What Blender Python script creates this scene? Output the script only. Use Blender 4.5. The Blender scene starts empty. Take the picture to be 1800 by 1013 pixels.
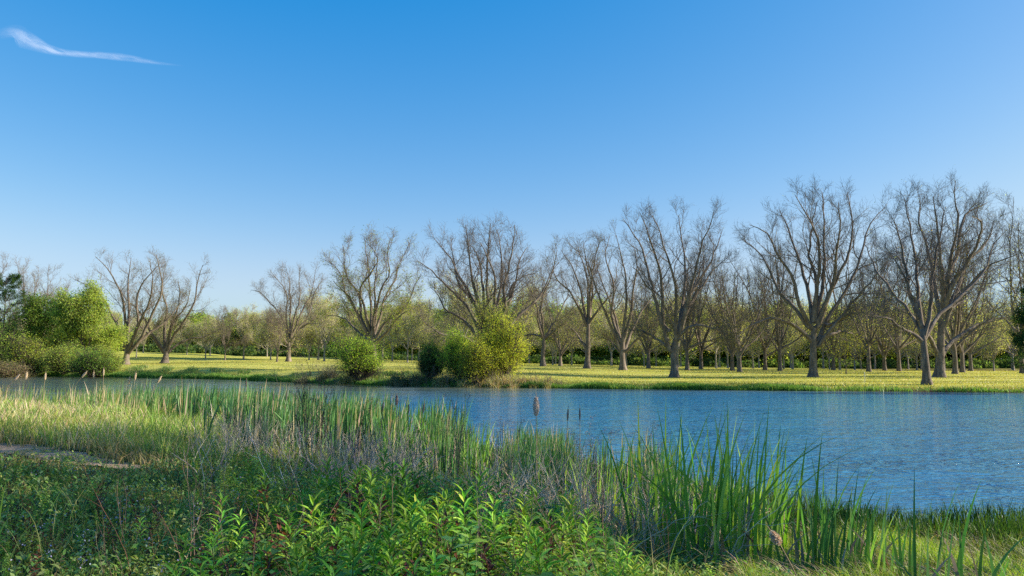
import bpy, math
import numpy as np
C = bpy.context.scene
COL = C.collection
PI = math.pi
rng = np.random.default_rng(7)

# ------------------------------------------------------------------ camera, sky, sun
EYE = 2.5
F = 1413.0                      # focal length in pixels of the 1800 wide photograph
PITCH = math.atan((634 - 506.5) / F)
cam = bpy.data.cameras.new('camera')
cam.sensor_width = 36.0
cam.lens = 36.0 * F / 1800.0
cam.clip_start = 0.05
cam.clip_end = 20000
camo = bpy.data.objects.new('camera', cam)
COL.objects.link(camo)
camo.location = (0, 0, EYE)
camo.rotation_euler = (PI / 2 + PITCH, 0, 0)
C.camera = camo

SUN_EL = math.radians(25)
SUN_AZ = math.radians(90)       # clockwise from the viewing direction (+Y) towards +X
world = bpy.data.worlds.new('World')
C.world = world
world.use_nodes = True
wn = world.node_tree
wn.nodes.clear()
sky = wn.nodes.new('ShaderNodeTexSky')
sky.sky_type = 'NISHITA'
sky.sun_disc = False
sky.sun_elevation = SUN_EL
sky.sun_rotation = SUN_AZ
sky.altitude = 0
sky.air_density = 1.0
sky.dust_density = 0.9
sky.ozone_density = 2.0
hs = wn.nodes.new('ShaderNodeHueSaturation')
hs.inputs['Saturation'].default_value = 1.25
bg = wn.nodes.new('ShaderNodeBackground')
bg.inputs['Strength'].default_value = 0.104
out = wn.nodes.new('ShaderNodeOutputWorld')
wn.links.new(sky.outputs[0], hs.inputs['Color'])
K = 0.2049                      # measured: turns the sky's own units into the picture's
gr = wn.nodes.new('ShaderNodeVectorMath'); gr.operation = 'MULTIPLY_ADD'
gr.inputs[1].default_value = (1.18, .80, .48)
gr.inputs[2].default_value = (-.116 / K, .046 / K, .43 / K)
mxv = wn.nodes.new('ShaderNodeVectorMath'); mxv.operation = 'MAXIMUM'; mxv.inputs[1].default_value = (.03, .1, .2)
wn.links.new(hs.outputs[0], gr.inputs[0]); wn.links.new(gr.outputs[0], mxv.inputs[0]); sc_ = wn.nodes.new('ShaderNodeSeparateXYZ'); cc_ = wn.nodes.new('ShaderNodeCombineXYZ'); wn.links.new(mxv.outputs[0], sc_.inputs[0])
for ch, top, soft in (('X', .56, .30), ('Y', .78, .30), ('Z', .95, .10)):     # the horizon never burns out
    q = wn.nodes.new('ShaderNodeMath'); q.operation = 'SMOOTH_MIN'; q.inputs[1].default_value = top / K; q.inputs[2].default_value = soft / K
    wn.links.new(sc_.outputs[ch], q.inputs[0]); wn.links.new(q.outputs[0], cc_.inputs[ch])
wn.links.new(cc_.outputs[0], bg.inputs[0])
wn.links.new(bg.outputs[0], out.inputs[0])

sun = bpy.data.lights.new('sun', 'SUN')
sun.energy = 5.0
sun.angle = math.radians(0.5)
sun.color = (1.0, 0.90, 0.74)
suno = bpy.data.objects.new('sun', sun)
COL.objects.link(suno)
from mathutils import Vector
sd = Vector((math.sin(SUN_AZ) * math.cos(SUN_EL), math.cos(SUN_AZ) * math.cos(SUN_EL), math.sin(SUN_EL)))
suno.rotation_euler = sd.to_track_quat('Z', 'Y').to_euler()
suno.location = (60, 0, 60)

C.view_settings.view_transform = 'Standard'
C.view_settings.look = 'None'
C.view_settings.exposure = 0.97
C.view_settings.gamma = 1.0
C.cycles.max_bounces = 6
C.cycles.transparent_max_bounces = 12
C.cycles.diffuse_bounces = 3
C.cycles.use_denoising = False

# ------------------------------------------------------------------ helpers
_cp, _sp = math.cos(PITCH), math.sin(PITCH)
def ray(px, py):
    u = (px - 900.0) / F; v = (506.5 - py) / F
    return np.array([u, _cp - v * _sp, _sp + v * _cp])
def at(px, py, Y):
    r = ray(px, py)
    return r * (Y / r[1]) + np.array([0, 0, EYE])

def tag(o, label=None, cat=None, group=None, kind=None):
    if label: o['label'] = label
    if cat: o['category'] = cat
    if group: o['group'] = group
    if kind: o['kind'] = kind
    return o
def empty(name, loc, rz=0.0, parent=None):
    o = bpy.data.objects.new(name, None)
    o.empty_display_size = 0.2
    COL.objects.link(o)
    o.location = loc; o.rotation_euler = (0, 0, rz)
    if parent: o.parent = parent
    return o
def mesh_of(name, parts, smooth=False):
    """parts: list of (verts (n,3), faces (m,k), tint (n,3) or None, material index)"""
    parts = [p for p in parts if p is not None and len(p[0])]
    V = []; loops = []; starts = []; mi = []; tint = []
    off = 0; ls = 0
    for p in parts:
        v, f = p[0], p[1]
        t = p[2] if len(p) > 2 and p[2] is not None else np.ones((len(v), 3)) * 0.5
        k = f.shape[1]
        V.append(v); tint.append(t)
        loops.append((f + off).ravel())
        starts.append(ls + np.arange(len(f)) * k)
        mi.append(np.full(len(f), p[3] if len(p) > 3 else 0))
        off += len(v); ls += len(f) * k
    V = np.concatenate(V); loops = np.concatenate(loops); starts = np.concatenate(starts); mi = np.concatenate(mi); tint = np.concatenate(tint)
    me = bpy.data.meshes.new(name)
    me.vertices.add(len(V)); me.loops.add(len(loops)); me.polygons.add(len(starts))
    me.vertices.foreach_set('co', V.astype(np.float32).ravel())
    me.loops.foreach_set('vertex_index', loops.astype(np.int32))
    me.polygons.foreach_set('loop_start', starts.astype(np.int32))
    me.update(calc_edges=True)
    me.polygons.foreach_set('material_index', mi.astype(np.int32))
    a = me.attributes.new('tint', 'FLOAT_COLOR', 'POINT')
    a.data.foreach_set('color', np.concatenate([tint, np.ones((len(V), 1))], 1).astype(np.float32).ravel())
    if smooth:
        me.polygons.foreach_set('use_smooth', np.ones(len(starts), dtype=bool))
    me.update()
    return me
def obj(name, parts, mats, parent=None, smooth=False, loc=None):
    me = parts if isinstance(parts, bpy.types.Mesh) else mesh_of(name, parts, smooth)
    if not len(me.materials):
        for m in (mats if isinstance(mats, (list, tuple)) else [mats]):
            me.materials.append(m)
    o = bpy.data.objects.new(name, me)
    COL.objects.link(o)
    if parent: o.parent = parent
    if loc is not None: o.location = loc
    return o
def copy_tree(root, loc, rz, sc, label, group):
    r = root.copy(); COL.objects.link(r)
    r.location = loc; r.rotation_euler = (0, 0, rz); r.scale = sc if hasattr(sc, '__len__') else (sc, sc, sc)
    r['label'] = label
    if group: r['group'] = group
    for ch in root.children:
        c = ch.copy(); COL.objects.link(c); c.parent = r
    return r
def norm(v):
    return v / np.maximum(np.linalg.norm(v, axis=-1, keepdims=True), 1e-9)

def tubes(paths, radii, sides=4, tint=None):
    """paths (n,m,3), radii (n,m) -> verts, quad faces"""
    n, m, _ = paths.shape
    T = norm(np.gradient(paths, axis=1))
    ref = np.zeros_like(T); ref[..., 0] = 0.31; ref[..., 1] = 0.95; ref[..., 2] = 0.02
    A = norm(np.cross(T, ref)); B = np.cross(T, A)
    th = np.arange(sides) * 2 * PI / sides
    v = paths[:, :, None, :] + radii[:, :, None, None] * (np.cos(th)[None, None, :, None] * A[:, :, None, :] + np.sin(th)[None, None, :, None] * B[:, :, None, :])
    idx = np.arange(n * m * sides).reshape(n, m, sides)
    a = idx[:, :-1, :]; b = np.roll(idx, -1, axis=2)[:, :-1, :]
    c = np.roll(idx, -1, axis=2)[:, 1:, :]; d = idx[:, 1:, :]
    f = np.stack([a, b, c, d], -1).reshape(-1, 4)
    v = v.reshape(-1, 3)
    t = None
    if tint is not None:
        t = np.repeat(np.broadcast_to(tint, (n, 3)), m * sides, axis=0)
    return v, f, t
def merge(*ps):
    ps = [p for p in ps if p is not None]
    off = 0; V = []; Fc = []; Tn = []
    for p in ps:
        V.append(p[0]); Fc.append(p[1] + off); off += len(p[0]); Tn.append(p[2] if p[2] is not None else np.ones((len(p[0]), 3)) * .5)
    return np.concatenate(V), np.concatenate(Fc), np.concatenate(Tn)

def stamp(tv, tf, pos, X, Y, Z, tint=None):
    """template verts placed with basis vectors (each (n,3), already scaled)"""
    n = len(pos)
    v = pos[:, None, :] + tv[None, :, 0, None] * X[:, None, :] + tv[None, :, 1, None] * Y[:, None, :] + tv[None, :, 2, None] * Z[:, None, :]
    f = (tf[None] + (np.arange(n) * len(tv))[:, None, None]).reshape(-1, tf.shape[1])
    t = None if tint is None else np.repeat(np.broadcast_to(tint, (n, 3)), len(tv), axis=0)
    return v.reshape(-1, 3), f, t
LEAF4 = (np.array([[0, 0, 0], [.45, .5, .08], [1, 0, 0], [.45, -.5, .08]], float), np.array([[0, 1, 2, 3]]))
# a folded lance leaf with a drooping tip (quads)
LEAFN = (np.array([[0, 0, 0], [.35, .5, .05], [.35, 0, 0], [.35, -.5, .05],
                   [.72, .36, -.02], [.72, 0, -.07], [.72, -.36, -.02], [1, 0, -.20]], float),
         np.array([[0, 1, 2, 2], [0, 2, 3, 3], [1, 4, 5, 2], [2, 5, 6, 3], [4, 7, 5, 5], [5, 7, 6, 6]]))
LEAFN3 = (LEAFN[0], np.array([[0, 2, 1], [0, 3, 2], [1, 2, 4], [2, 5, 4], [2, 3, 5], [3, 6, 5], [4, 5, 7], [5, 6, 7]]))

def leafset(pos, dirs, L, Wd, tint, tmpl=LEAF4, roll=None):
    n = len(pos)
    D = norm(dirs)
    up = np.tile([0, 0, 1.0], (n, 1)) + rng.normal(0, .35 if roll is None else roll, (n, 3))
    S = norm(np.cross(D, up)); N = np.cross(S, D)
    L = np.broadcast_to(L, (n,))[:, None]; Wd = np.broadcast_to(Wd, (n,))[:, None]
    return stamp(tmpl[0], tmpl[1], pos, D * L, S * Wd, N * L, tint)

def jit(base, n, s=.18, hue=.10):
    """natural colour difference from leaf to leaf"""
    b = np.asarray(base, float)
    k = np.exp(rng.normal(0, s, (n, 1)))
    h = 1 + rng.normal(0, hue, (n, 3)) * np.array([1.0, .4, .8])
    return np.clip(b * k * h, .004, .9)
def mix(a, b, w, n, s=.18):
    sel = (rng.random(n) < w)[:, None]
    return np.where(sel, jit(b, n, s), jit(a, n, s))

def blades(base, h, w, lean, segs=3, tint=(.1, .2, .04), droop=.5, az=None, fold=0.0):
    """ribbon leaves: base (n,3), h,w (n,), lean (n,) tip offset as a fraction of h"""
    n = len(base)
    az = rng.random(n) * 2 * PI if az is None else az
    fa = rng.random(n) * 2 * PI
    d = np.stack([np.cos(az), np.sin(az), np.zeros(n)], -1)
    s = np.stack([np.cos(fa), np.sin(fa), np.zeros(n)], -1)
    t = np.linspace(0, 1, segs + 1)
    hor = lean[:, None] * h[:, None] * t ** 2.0
    ver = h[:, None] * (t - droop * lean[:, None] * t ** 3 * .6)
    P = base[:, None, :] + hor[..., None] * d[:, None, :] + ver[..., None] * np.array([0, 0, 1.0])
    wt = np.clip(1.02 - t ** 2.2, .04, 1) * (0.75 + .25 * np.minimum(t * 3, 1))
    off = (w[:, None] * wt[None, :] * .5)[..., None] * s[:, None, :]
    V = np.stack([P - off, P + off], 2).reshape(-1, 3)
    idx = np.arange(n * (segs + 1) * 2).reshape(n, segs + 1, 2)
    f = np.stack([idx[:, :-1, 0], idx[:, :-1, 1], idx[:, 1:, 1], idx[:, 1:, 0]], -1).reshape(-1, 4)
    tt = np.repeat(np.broadcast_to(tint, (n, 3)), (segs + 1) * 2, axis=0)
    return V, f, tt

# ------------------------------------------------------------------ materials
def newmat(name):
    m = bpy.data.materials.new(name); m.use_nodes = True
    nt = m.node_tree; nt.nodes.clear()
    o = nt.nodes.new('ShaderNodeOutputMaterial')
    return m, nt, o
def leaf_mat(name, trans=.35, rough=.55, spec=.25, tscale=(1.25, 1.25, .55)):
    m, nt, o = newmat(name)
    at_ = nt.nodes.new('ShaderNodeAttribute'); at_.attribute_name = 'tint'
    p = nt.nodes.new('ShaderNodeBsdfPrincipled'); p.inputs['Roughness'].default_value = rough
    p.inputs['Specular IOR Level'].default_value = spec
    tr = nt.nodes.new('ShaderNodeBsdfTranslucent')
    mu = nt.nodes.new('ShaderNodeMix'); mu.data_type = 'RGBA'; mu.blend_type = 'MULTIPLY'; mu.inputs['Factor'].default_value = 1
    mu.inputs[7].default_value = (*tscale, 1)
    nt.links.new(at_.outputs['Color'], mu.inputs[6])
    nt.links.new(at_.outputs['Color'], p.inputs['Base Color'])
    nt.links.new(mu.outputs[2], tr.inputs['Color'])
    mx = nt.nodes.new('ShaderNodeMixShader'); mx.inputs[0].default_value = trans
    nt.links.new(p.outputs[0], mx.inputs[1]); nt.links.new(tr.outputs[0], mx.inputs[2])
    nt.links.new(mx.outputs[0], o.inputs[0])
    return m
def noise(nt, scale, detail=4, rough=.6, vec=None, dist=0.0):
    n = nt.nodes.new('ShaderNodeTexNoise'); n.inputs['Scale'].default_value = scale
    n.inputs['Detail'].default_value = detail; n.inputs['Roughness'].default_value = rough; n.inputs['Distortion'].default_value = dist
    if vec is not None: nt.links.new(vec, n.inputs['Vector'])
    return n
def ramp(nt, src, stops):
    r = nt.nodes.new('ShaderNodeValToRGB')
    while len(r.color_ramp.elements) < len(stops): r.color_ramp.elements.new(.5)
    for e, (p, c) in zip(r.color_ramp.elements, stops):
        e.position = p; e.color = (*c, 1) if len(c) == 3 else c
    nt.links.new(src, r.inputs[0])
    return r
def bark_mat(name, c0, c1, c2, scale=3.0):
    m, nt, o = newmat(name)
    tc = nt.nodes.new('ShaderNodeTexCoord')
    mp = nt.nodes.new('ShaderNodeMapping'); mp.inputs['Scale'].default_value = (1, 1, .25)
    nt.links.new(tc.outputs['Object'], mp.inputs[0])
    n = noise(nt, scale, 8, .7, mp.outputs[0], .4)
    r = ramp(nt, n.outputs['Fac'], [(.3, c0), (.52, c1), (.72, c2)])
    p = nt.nodes.new('ShaderNodeBsdfPrincipled'); p.inputs['Roughness'].default_value = .9; p.inputs['Specular IOR Level'].default_value = .15
    nt.links.new(r.outputs[0], p.inputs['Base Color'])
    b = nt.nodes.new('ShaderNodeBump'); b.inputs['Strength'].default_value = .8; b.inputs['Distance'].default_value = .06
    n2 = noise(nt, scale * 4, 5, .7, mp.outputs[0])
    nt.links.new(n2.outputs['Fac'], b.inputs['Height']); nt.links.new(b.outputs[0], p.inputs['Normal'])
    nt.links.new(p.outputs[0], o.inputs[0])
    return m
M_LEAF = leaf_mat('leaf')
M_LEAFSOFT = leaf_mat('tree_leaf', .58, .7, .1)
M_BLADE = leaf_mat('reed_blade', .38, .45, .3)
M_DRY = leaf_mat('dry_stalk', .12, .85, .1, (1, .9, .75))
M_BARK = bark_mat('pecan_bark', (.085, .064, .048), (.185, .148, .115), (.33, .28, .23))
M_TWIG = bark_mat('pecan_twig', (.105, .083, .066), (.185, .15, .12), (.28, .235, .195))
M_BARKP = bark_mat('pale_bark', (.20, .17, .14), (.33, .29, .24), (.45, .41, .35))
M_BARKD = bark_mat('shrub_bark', (.04, .032, .025), (.08, .065, .05), (.13, .11, .09))

# ------------------------------------------------------------------ land form
POND = np.array([(60, 9), (30, 11), (14, 12.4), (8.2, 12.3), (5.8, 12.3), (4.6, 13.6), (3.1, 16.5), (0.6, 20.0), (-2.2, 24.0), (-5.3, 28.5),
                 (-10, 33), (-20, 39), (-40, 48), (-80, 68), (-130, 98), (-160, 120), (-125, 150), (-87, 138), (-72, 128), (-54, 118),
                 (-42, 110), (-33, 103), (-24, 91), (-15, 83), (-7, 78.5), (0, 75), (10, 71), (19, 68.3), (28, 66.2), (40, 63.5), (57, 60), (90, 52), (100, 30)], float)
def wob(x, y, s=1.0):
    return .5 * np.sin(x * 1.3 / s + .7 * np.sin(y * .9 / s)) + .3 * np.sin(y * 1.9 / s + 1.3) * np.cos(x * .6 / s) + .2 * np.sin(x * 3.1 / s + y * 2.3 / s)
def shore(x, y):
    """signed distance to the shoreline: positive on land"""
    x = np.asarray(x, float); y = np.asarray(y, float)
    best = np.full(x.shape, 1e18); inside = np.zeros(x.shape, bool)
    n = len(POND)
    for i in range(n):
        a = POND[i]; b = POND[(i + 1) % n]; e = b - a
        t = np.clip(((x - a[0]) * e[0] + (y - a[1]) * e[1]) / (e @ e), 0, 1)
        d = (x - a[0] - t * e[0]) ** 2 + (y - a[1] - t * e[1]) ** 2
        best = np.minimum(best, d)
        cr = (a[1] > y) != (b[1] > y)
        xi = a[0] + (y - a[1]) / (e[1] if abs(e[1]) > 1e-9 else 1e-9) * e[0]
        inside ^= cr & (x < xi)
    s = np.sqrt(best); s = np.where(inside, -s, s)
    return s + .28 * wob(x, y) * np.clip(1 - np.abs(s) / 6, 0, 1) + .35 * wob(x, y, 4.0) * (y > 50)
def sm(t):
    t = np.clip(t, 0, 1); return t * t * (3 - 2 * t)
# ground heights read from where trunks meet the field (photo pixel, distance)
CT = [(220, 643, 150), (290, 637, 158), (505, 636, 160), (200, 617, 235), (330, 621, 235), (450, 627, 225), (600, 633, 200), (750, 636, 190),
      (900, 639, 190), (1050, 643, 190), (1200, 647, 190), (1400, 650, 190), (1600, 652, 190), (1790, 652, 190), (955, 643, 135), (1033, 647, 125),
      (1095, 652, 118), (1185, 664, 91), (1300, 655, 128), (1428, 663, 92), (1650, 664, 91), (1630, 676, 72), (1797, 656, 125), (850, 655, 95), (655, 650, 115),
      (60, 640, 155), (60, 620, 235), (1500, 672, 74), (1250, 674, 76)]
CTP = np.array([[*at(a, b, d)] for a, b, d in CT])
def ground_z(x, y):
    x = np.asarray(x, float); y = np.asarray(y, float)
    s = shore(x, y)
    near = .04 + .86 * sm((s - 1.2) / 9.5) + .02 * wob(x, y, .6)
    w = np.zeros(x.shape); z = np.zeros(x.shape)
    for p in CTP:
        k = 1.0 / (((x - p[0]) ** 2 + (y - p[1]) ** 2) + 120.0) ** 2
        w += k; z += k * p[2]
    far = z / w
    far = .04 + (far - .04) * sm((s + .1) / 7.0) ** .6
    far += .03 * wob(x, y, 3.0) * np.clip(s / 5, 0, 1)
    land = np.where(y > 52 - .25 * np.abs(x) * (x > 0), far, near)
    land = np.where((x < -60) & (y < 95) & (s > 0), np.minimum(near, .9), land)
    land = land - np.clip(y - 400, 0, 600) * .0015
    bed = np.maximum(-1.2, .04 + s * .35)
    return np.where(s > 0, land, bed)
gz = lambda x, y: float(ground_z(np.array([x]), np.array([y]))[0])

def ground_mesh():
    r = np.concatenate([np.array([0.0]), np.geomspace(.8, 3500, 430)])
    th = np.concatenate([np.linspace(-50, 50, 560), np.linspace(50, 310, 200)[1:-1]]) * PI / 180
    R, TH = np.meshgrid(r, th, indexing='ij')
    X = R * np.sin(TH); Y = R * np.cos(TH)
    Z = ground_z(X.ravel(), Y.ravel()).reshape(X.shape)
    n, m = X.shape
    idx = np.arange(n * m).reshape(n, m)
    a = idx[:-1]; d = idx[1:]; b = np.roll(idx, -1, 1)[:-1]; c = np.roll(idx, -1, 1)[1:]
    f = np.stack([a, d, c, b], -1).reshape(-1, 4)
    return np.stack([X, Y, Z], -1).reshape(-1, 3), f
m, nt, o = newmat('ground')
tc = nt.nodes.new('ShaderNodeTexCoord')
geo = nt.nodes.new('ShaderNodeNewGeometry')
sx = nt.nodes.new('ShaderNodeSeparateXYZ'); nt.links.new(geo.outputs['Position'], sx.inputs[0])
n1 = noise(nt, .09, 6, .65, geo.outputs['Position'])
mp = nt.nodes.new('ShaderNodeMapping'); mp.inputs['Scale'].default_value = (.05, .45, 1); nt.links.new(geo.outputs['Position'], mp.inputs[0])
n2 = noise(nt, 1.0, 6, .6, mp.outputs[0])           # mown rows: drier and greener strips, the dark ones painted as tree shadow streaks
n3 = noise(nt, 6.0, 6, .7, geo.outputs['Position'])
lawn = ramp(nt, n2.outputs['Fac'], [(.30, (.24, .26, .045)), (.42, (.42, .43, .07)), (.56, (.56, .52, .12)), (.70, (.62, .56, .22))])
lawn2 = ramp(nt, n3.outputs['Fac'], [(.3, (.55, .60, .5)), (.6, (1, 1, 1)), (.75, (1.0, .93, .8))])
ml = nt.nodes.new('ShaderNodeMix'); ml.data_type = 'RGBA'; ml.blend_type = 'MULTIPLY'; ml.inputs['Factor'].default_value = .8
nt.links.new(lawn.outputs[0], ml.inputs[6]); nt.links.new(lawn2.outputs[0], ml.inputs[7])
near = ramp(nt, n3.outputs['Fac'], [(.3, (.03, .028, .018)), (.5, (.06, .075, .025)), (.7, (.12, .10, .06))])
fy = nt.nodes.new('ShaderNodeMapRange'); fy.inputs['From Min'].default_value = 48; fy.inputs['From Max'].default_value = 56
nt.links.new(sx.outputs['Y'], fy.inputs['Value'])
mx = nt.nodes.new('ShaderNodeMix'); mx.data_type = 'RGBA'
nt.links.new(fy.outputs[0], mx.inputs['Factor']); nt.links.new(near.outputs[0], mx.inputs[6]); nt.links.new(ml.outputs[2], mx.inputs[7])
# bare mud just above the waterline and on the pond bed
zz = nt.nodes.new('ShaderNodeMath'); zz.operation = 'MULTIPLY_ADD'; nt.links.new(n3.outputs['Fac'], zz.inputs[0]); zz.inputs[1].default_value = -.25; nt.links.new(sx.outputs['Z'], zz.inputs[2])
fz = nt.nodes.new('ShaderNodeMapRange'); fz.inputs['From Min'].default_value = -.02; fz.inputs['From Max'].default_value = .24
nt.links.new(zz.outputs[0], fz.inputs['Value'])
mm = nt.nodes.new('ShaderNodeMix'); mm.data_type = 'RGBA'; mm.inputs[6].default_value = (.075, .05, .033, 1)
nt.links.new(fz.outputs[0], mm.inputs['Factor']); nt.links.new(mx.outputs[2], mm.inputs[7])
p = nt.nodes.new('ShaderNodeBsdfPrincipled'); p.inputs['Roughness'].default_value = .95; p.inputs['Specular IOR Level'].default_value = .1
nt.links.new(mm.outputs[2], p.inputs['Base Color'])
bp = nt.nodes.new('ShaderNodeBump'); bp.inputs['Strength'].default_value = .9; bp.inputs['Distance'].default_value = .10
n4 = noise(nt, 9, 5, .75, geo.outputs['Position'])
nt.links.new(n4.outputs['Fac'], bp.inputs['Height']); nt.links.new(bp.outputs[0], p.inputs['Normal'])
nt.links.new(p.outputs[0], o.inputs[0])
M_GROUND = m
gv, gf = ground_mesh()
tag(obj('ground', [(gv, gf, None)], M_GROUND, smooth=True), kind='structure')

# ------------------------------------------------------------------ water
m, nt, o = newmat('pond_water')
geo = nt.nodes.new('ShaderNodeNewGeometry')
mp = nt.nodes.new('ShaderNodeMapping'); mp.inputs['Scale'].default_value = (.8, 1.35, 1); mp.inputs['Rotation'].default_value = (0, 0, .12)
nt.links.new(geo.outputs['Position'], mp.inputs[0])
w1 = noise(nt, 2.1, 3, .55, mp.outputs[0], .6)
w2 = noise(nt, 7.0, 3, .5, mp.outputs[0], .3)
mpg = nt.nodes.new('ShaderNodeMapping'); mpg.inputs['Scale'].default_value = (.35, 1.3, 1); nt.links.new(geo.outputs['Position'], mpg.inputs[0])
w3 = noise(nt, .22, 5, .68, mpg.outputs[0], .5)
wl = noise(nt, .55, 2, .5, mp.outputs[0], .5)      # gusts: calmer and rougher patches
gx = nt.nodes.new('ShaderNodeSeparateXYZ'); nt.links.new(geo.outputs['Position'], gx.inputs[0])
ad = nt.nodes.new('ShaderNodeMath'); ad.operation = 'MULTIPLY_ADD'; nt.links.new(w2.outputs['Fac'], ad.inputs[0]); ad.inputs[1].default_value = .35; nt.links.new(w1.outputs['Fac'], ad.inputs[2])
al = nt.nodes.new('ShaderNodeMath'); al.operation = 'MULTIPLY_ADD'; nt.links.new(wl.outputs['Fac'], al.inputs[0]); al.inputs[1].default_value = 1.3; nt.links.new(ad.outputs[0], al.inputs[2]); ad = al
# the far left arm is sheltered from the wind
sh = nt.nodes.new('ShaderNodeMapRange'); sh.interpolation_type = 'SMOOTHSTEP'
cmb = nt.nodes.new('ShaderNodeMath'); cmb.operation = 'MULTIPLY_ADD'; nt.links.new(gx.outputs['Y'], cmb.inputs[0]); cmb.inputs[1].default_value = -.55; nt.links.new(gx.outputs['X'], cmb.inputs[2])
nt.links.new(cmb.outputs[0], sh.inputs['Value']); sh.inputs['From Min'].default_value = -55; sh.inputs['From Max'].default_value = -8
sh.inputs['To Min'].default_value = .16; sh.inputs['To Max'].default_value = 1.0
gm = nt.nodes.new('ShaderNodeMapRange'); nt.links.new(w3.outputs['Fac'], gm.inputs['Value']); gm.inputs['From Min'].default_value = .35; gm.inputs['From Max'].default_value = .65
gm.inputs['To Min'].default_value = .35; gm.inputs['To Max'].default_value = 1.3
st = nt.nodes.new('ShaderNodeMath'); st.operation = 'MULTIPLY'; nt.links.new(sh.outputs[0], st.inputs[0]); nt.links.new(gm.outputs[0], st.inputs[1])
bp = nt.nodes.new('ShaderNodeBump'); bp.inputs['Distance'].default_value = .24
nt.links.new(st.outputs[0], bp.inputs['Strength']); nt.links.new(ad.outputs[0], bp.inputs['Height'])
p = nt.nodes.new('ShaderNodeBsdfPrincipled')
p.inputs['Base Color'].default_value = (.012, .20, .42, 1); p.inputs['Roughness'].default_value = .05; p.inputs['IOR'].default_value = 1.55
nt.links.new(bp.outputs[0], p.inputs['Normal']); nt.links.new(p.outputs[0], o.inputs[0])
wx = np.array([-190, 120, 120, -190], float); wy = np.array([5, 5, 165, 165], float)
def water_mesh():
    cen = np.array([POND[:, 0].mean(), POND[:, 1].mean()])
    xs = np.linspace(-170, 108, 280); ys = np.linspace(5, 158, 170)
    X, Y = np.meshgrid(xs, ys, indexing='ij'); idx = np.arange(X.size).reshape(X.shape)
    cx = (X[:-1, :-1] + X[1:, 1:]) / 2; cy = (Y[:-1, :-1] + Y[1:, 1:]) / 2
    keep = shore(cx, cy) < 6
    f = np.stack([idx[:-1, :-1], idx[1:, :-1], idx[1:, 1:], idx[:-1, 1:]], -1)[keep]
    s_ = shore(X.ravel(), Y.ravel()); x_, y_ = X.ravel(), Y.ravel()
    # far-bank reflection painted into the tint, widest at left; thin mud at near shores
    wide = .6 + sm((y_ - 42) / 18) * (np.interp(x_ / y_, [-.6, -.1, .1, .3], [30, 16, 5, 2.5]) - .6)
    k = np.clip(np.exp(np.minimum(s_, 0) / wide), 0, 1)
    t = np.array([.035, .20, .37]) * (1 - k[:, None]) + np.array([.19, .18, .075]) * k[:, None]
    return np.stack([X, Y, 0 * X], -1).reshape(-1, 3), f, t
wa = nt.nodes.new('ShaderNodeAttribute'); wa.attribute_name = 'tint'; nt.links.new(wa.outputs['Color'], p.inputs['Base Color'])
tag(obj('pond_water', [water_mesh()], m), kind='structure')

# ------------------------------------------------------------------ trees
def resample(pts, n):
    pts = np.asarray(pts, float)
    d = np.concatenate([[0], np.cumsum(np.linalg.norm(np.diff(pts, axis=0), axis=1))])
    # catmull-rom through the points, then even spacing
    P = np.vstack([2 * pts[0] - pts[1], pts, 2 * pts[-1] - pts[-2]])
    outp = []
    for i in range(1, len(P) - 2):
        for t in np.linspace(0, 1, 8, endpoint=False):
            a, b, c, e = P[i - 1], P[i], P[i + 1], P[i + 2]
            outp.append(.5 * ((2 * b) + (-a + c) * t + (2 * a - 5 * b + 4 * c - e) * t * t + (-a + 3 * b - 3 * c + e) * t ** 3))
    outp.append(pts[-1]); outp = np.array(outp)
    d = np.concatenate([[0], np.cumsum(np.linalg.norm(np.diff(outp, axis=0), axis=1))])
    s = np.linspace(0, d[-1], n)
    return np.stack([np.interp(s, d, outp[:, k]) for k in range(3)], -1)
def grow(P, D, L, R, segs, curl, up, tip=.35, out=None):
    n = len(P); paths = np.zeros((n, segs + 1, 3)); paths[:, 0] = P
    D = norm(D); step = (L / segs)[:, None]
    for k in range(segs):
        D = norm(D + rng.normal(0, curl, (n, 3)) + np.array([0, 0, up]))
        paths[:, k + 1] = paths[:, k] + D * step
    t = np.linspace(0, 1, segs + 1)
    rad = R[:, None] * (1 - (1 - tip) * t[None, :])
    return paths, rad
def children(paths, rad, per, tmin, tmax, a0, a1, lf, rmin, fall=.55, lens=None):
    n, m, _ = paths.shape
    L = lens if lens is not None else np.linalg.norm(np.diff(paths, axis=1), axis=2).sum(1)
    T = norm(np.gradient(paths, axis=1))
    t = (tmin + (tmax - tmin) * (np.arange(per)[None, :] + rng.random((n, per))) / per)
    x = t * (m - 1); i = np.minimum(x.astype(int), m - 2); fr = (x - i)
    ii = np.arange(n)[:, None]
    pos = paths[ii, i] * (1 - fr)[..., None] + paths[ii, i + 1] * fr[..., None]
    tan = T[ii, i]
    r = rad[ii, i] * (1 - fr) + rad[ii, i + 1] * fr
    rv = rng.normal(0, 1, (n, per, 3)); perp = norm(rv - (rv * tan).sum(-1, keepdims=True) * tan)
    a = (a0 + (a1 - a0) * rng.random((n, per)))[..., None]
    D = np.cos(a) * tan + np.sin(a) * perp
    Lc = L[:, None] * lf * (1 - fall * t) * (0.7 + .6 * rng.random((n, per)))
    Rc = np.maximum(np.minimum(r * .62, .011 * Lc + rmin * .5), rmin)
    return pos.reshape(-1, 3), D.reshape(-1, 3), Lc.ravel(), Rc.ravel()

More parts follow.
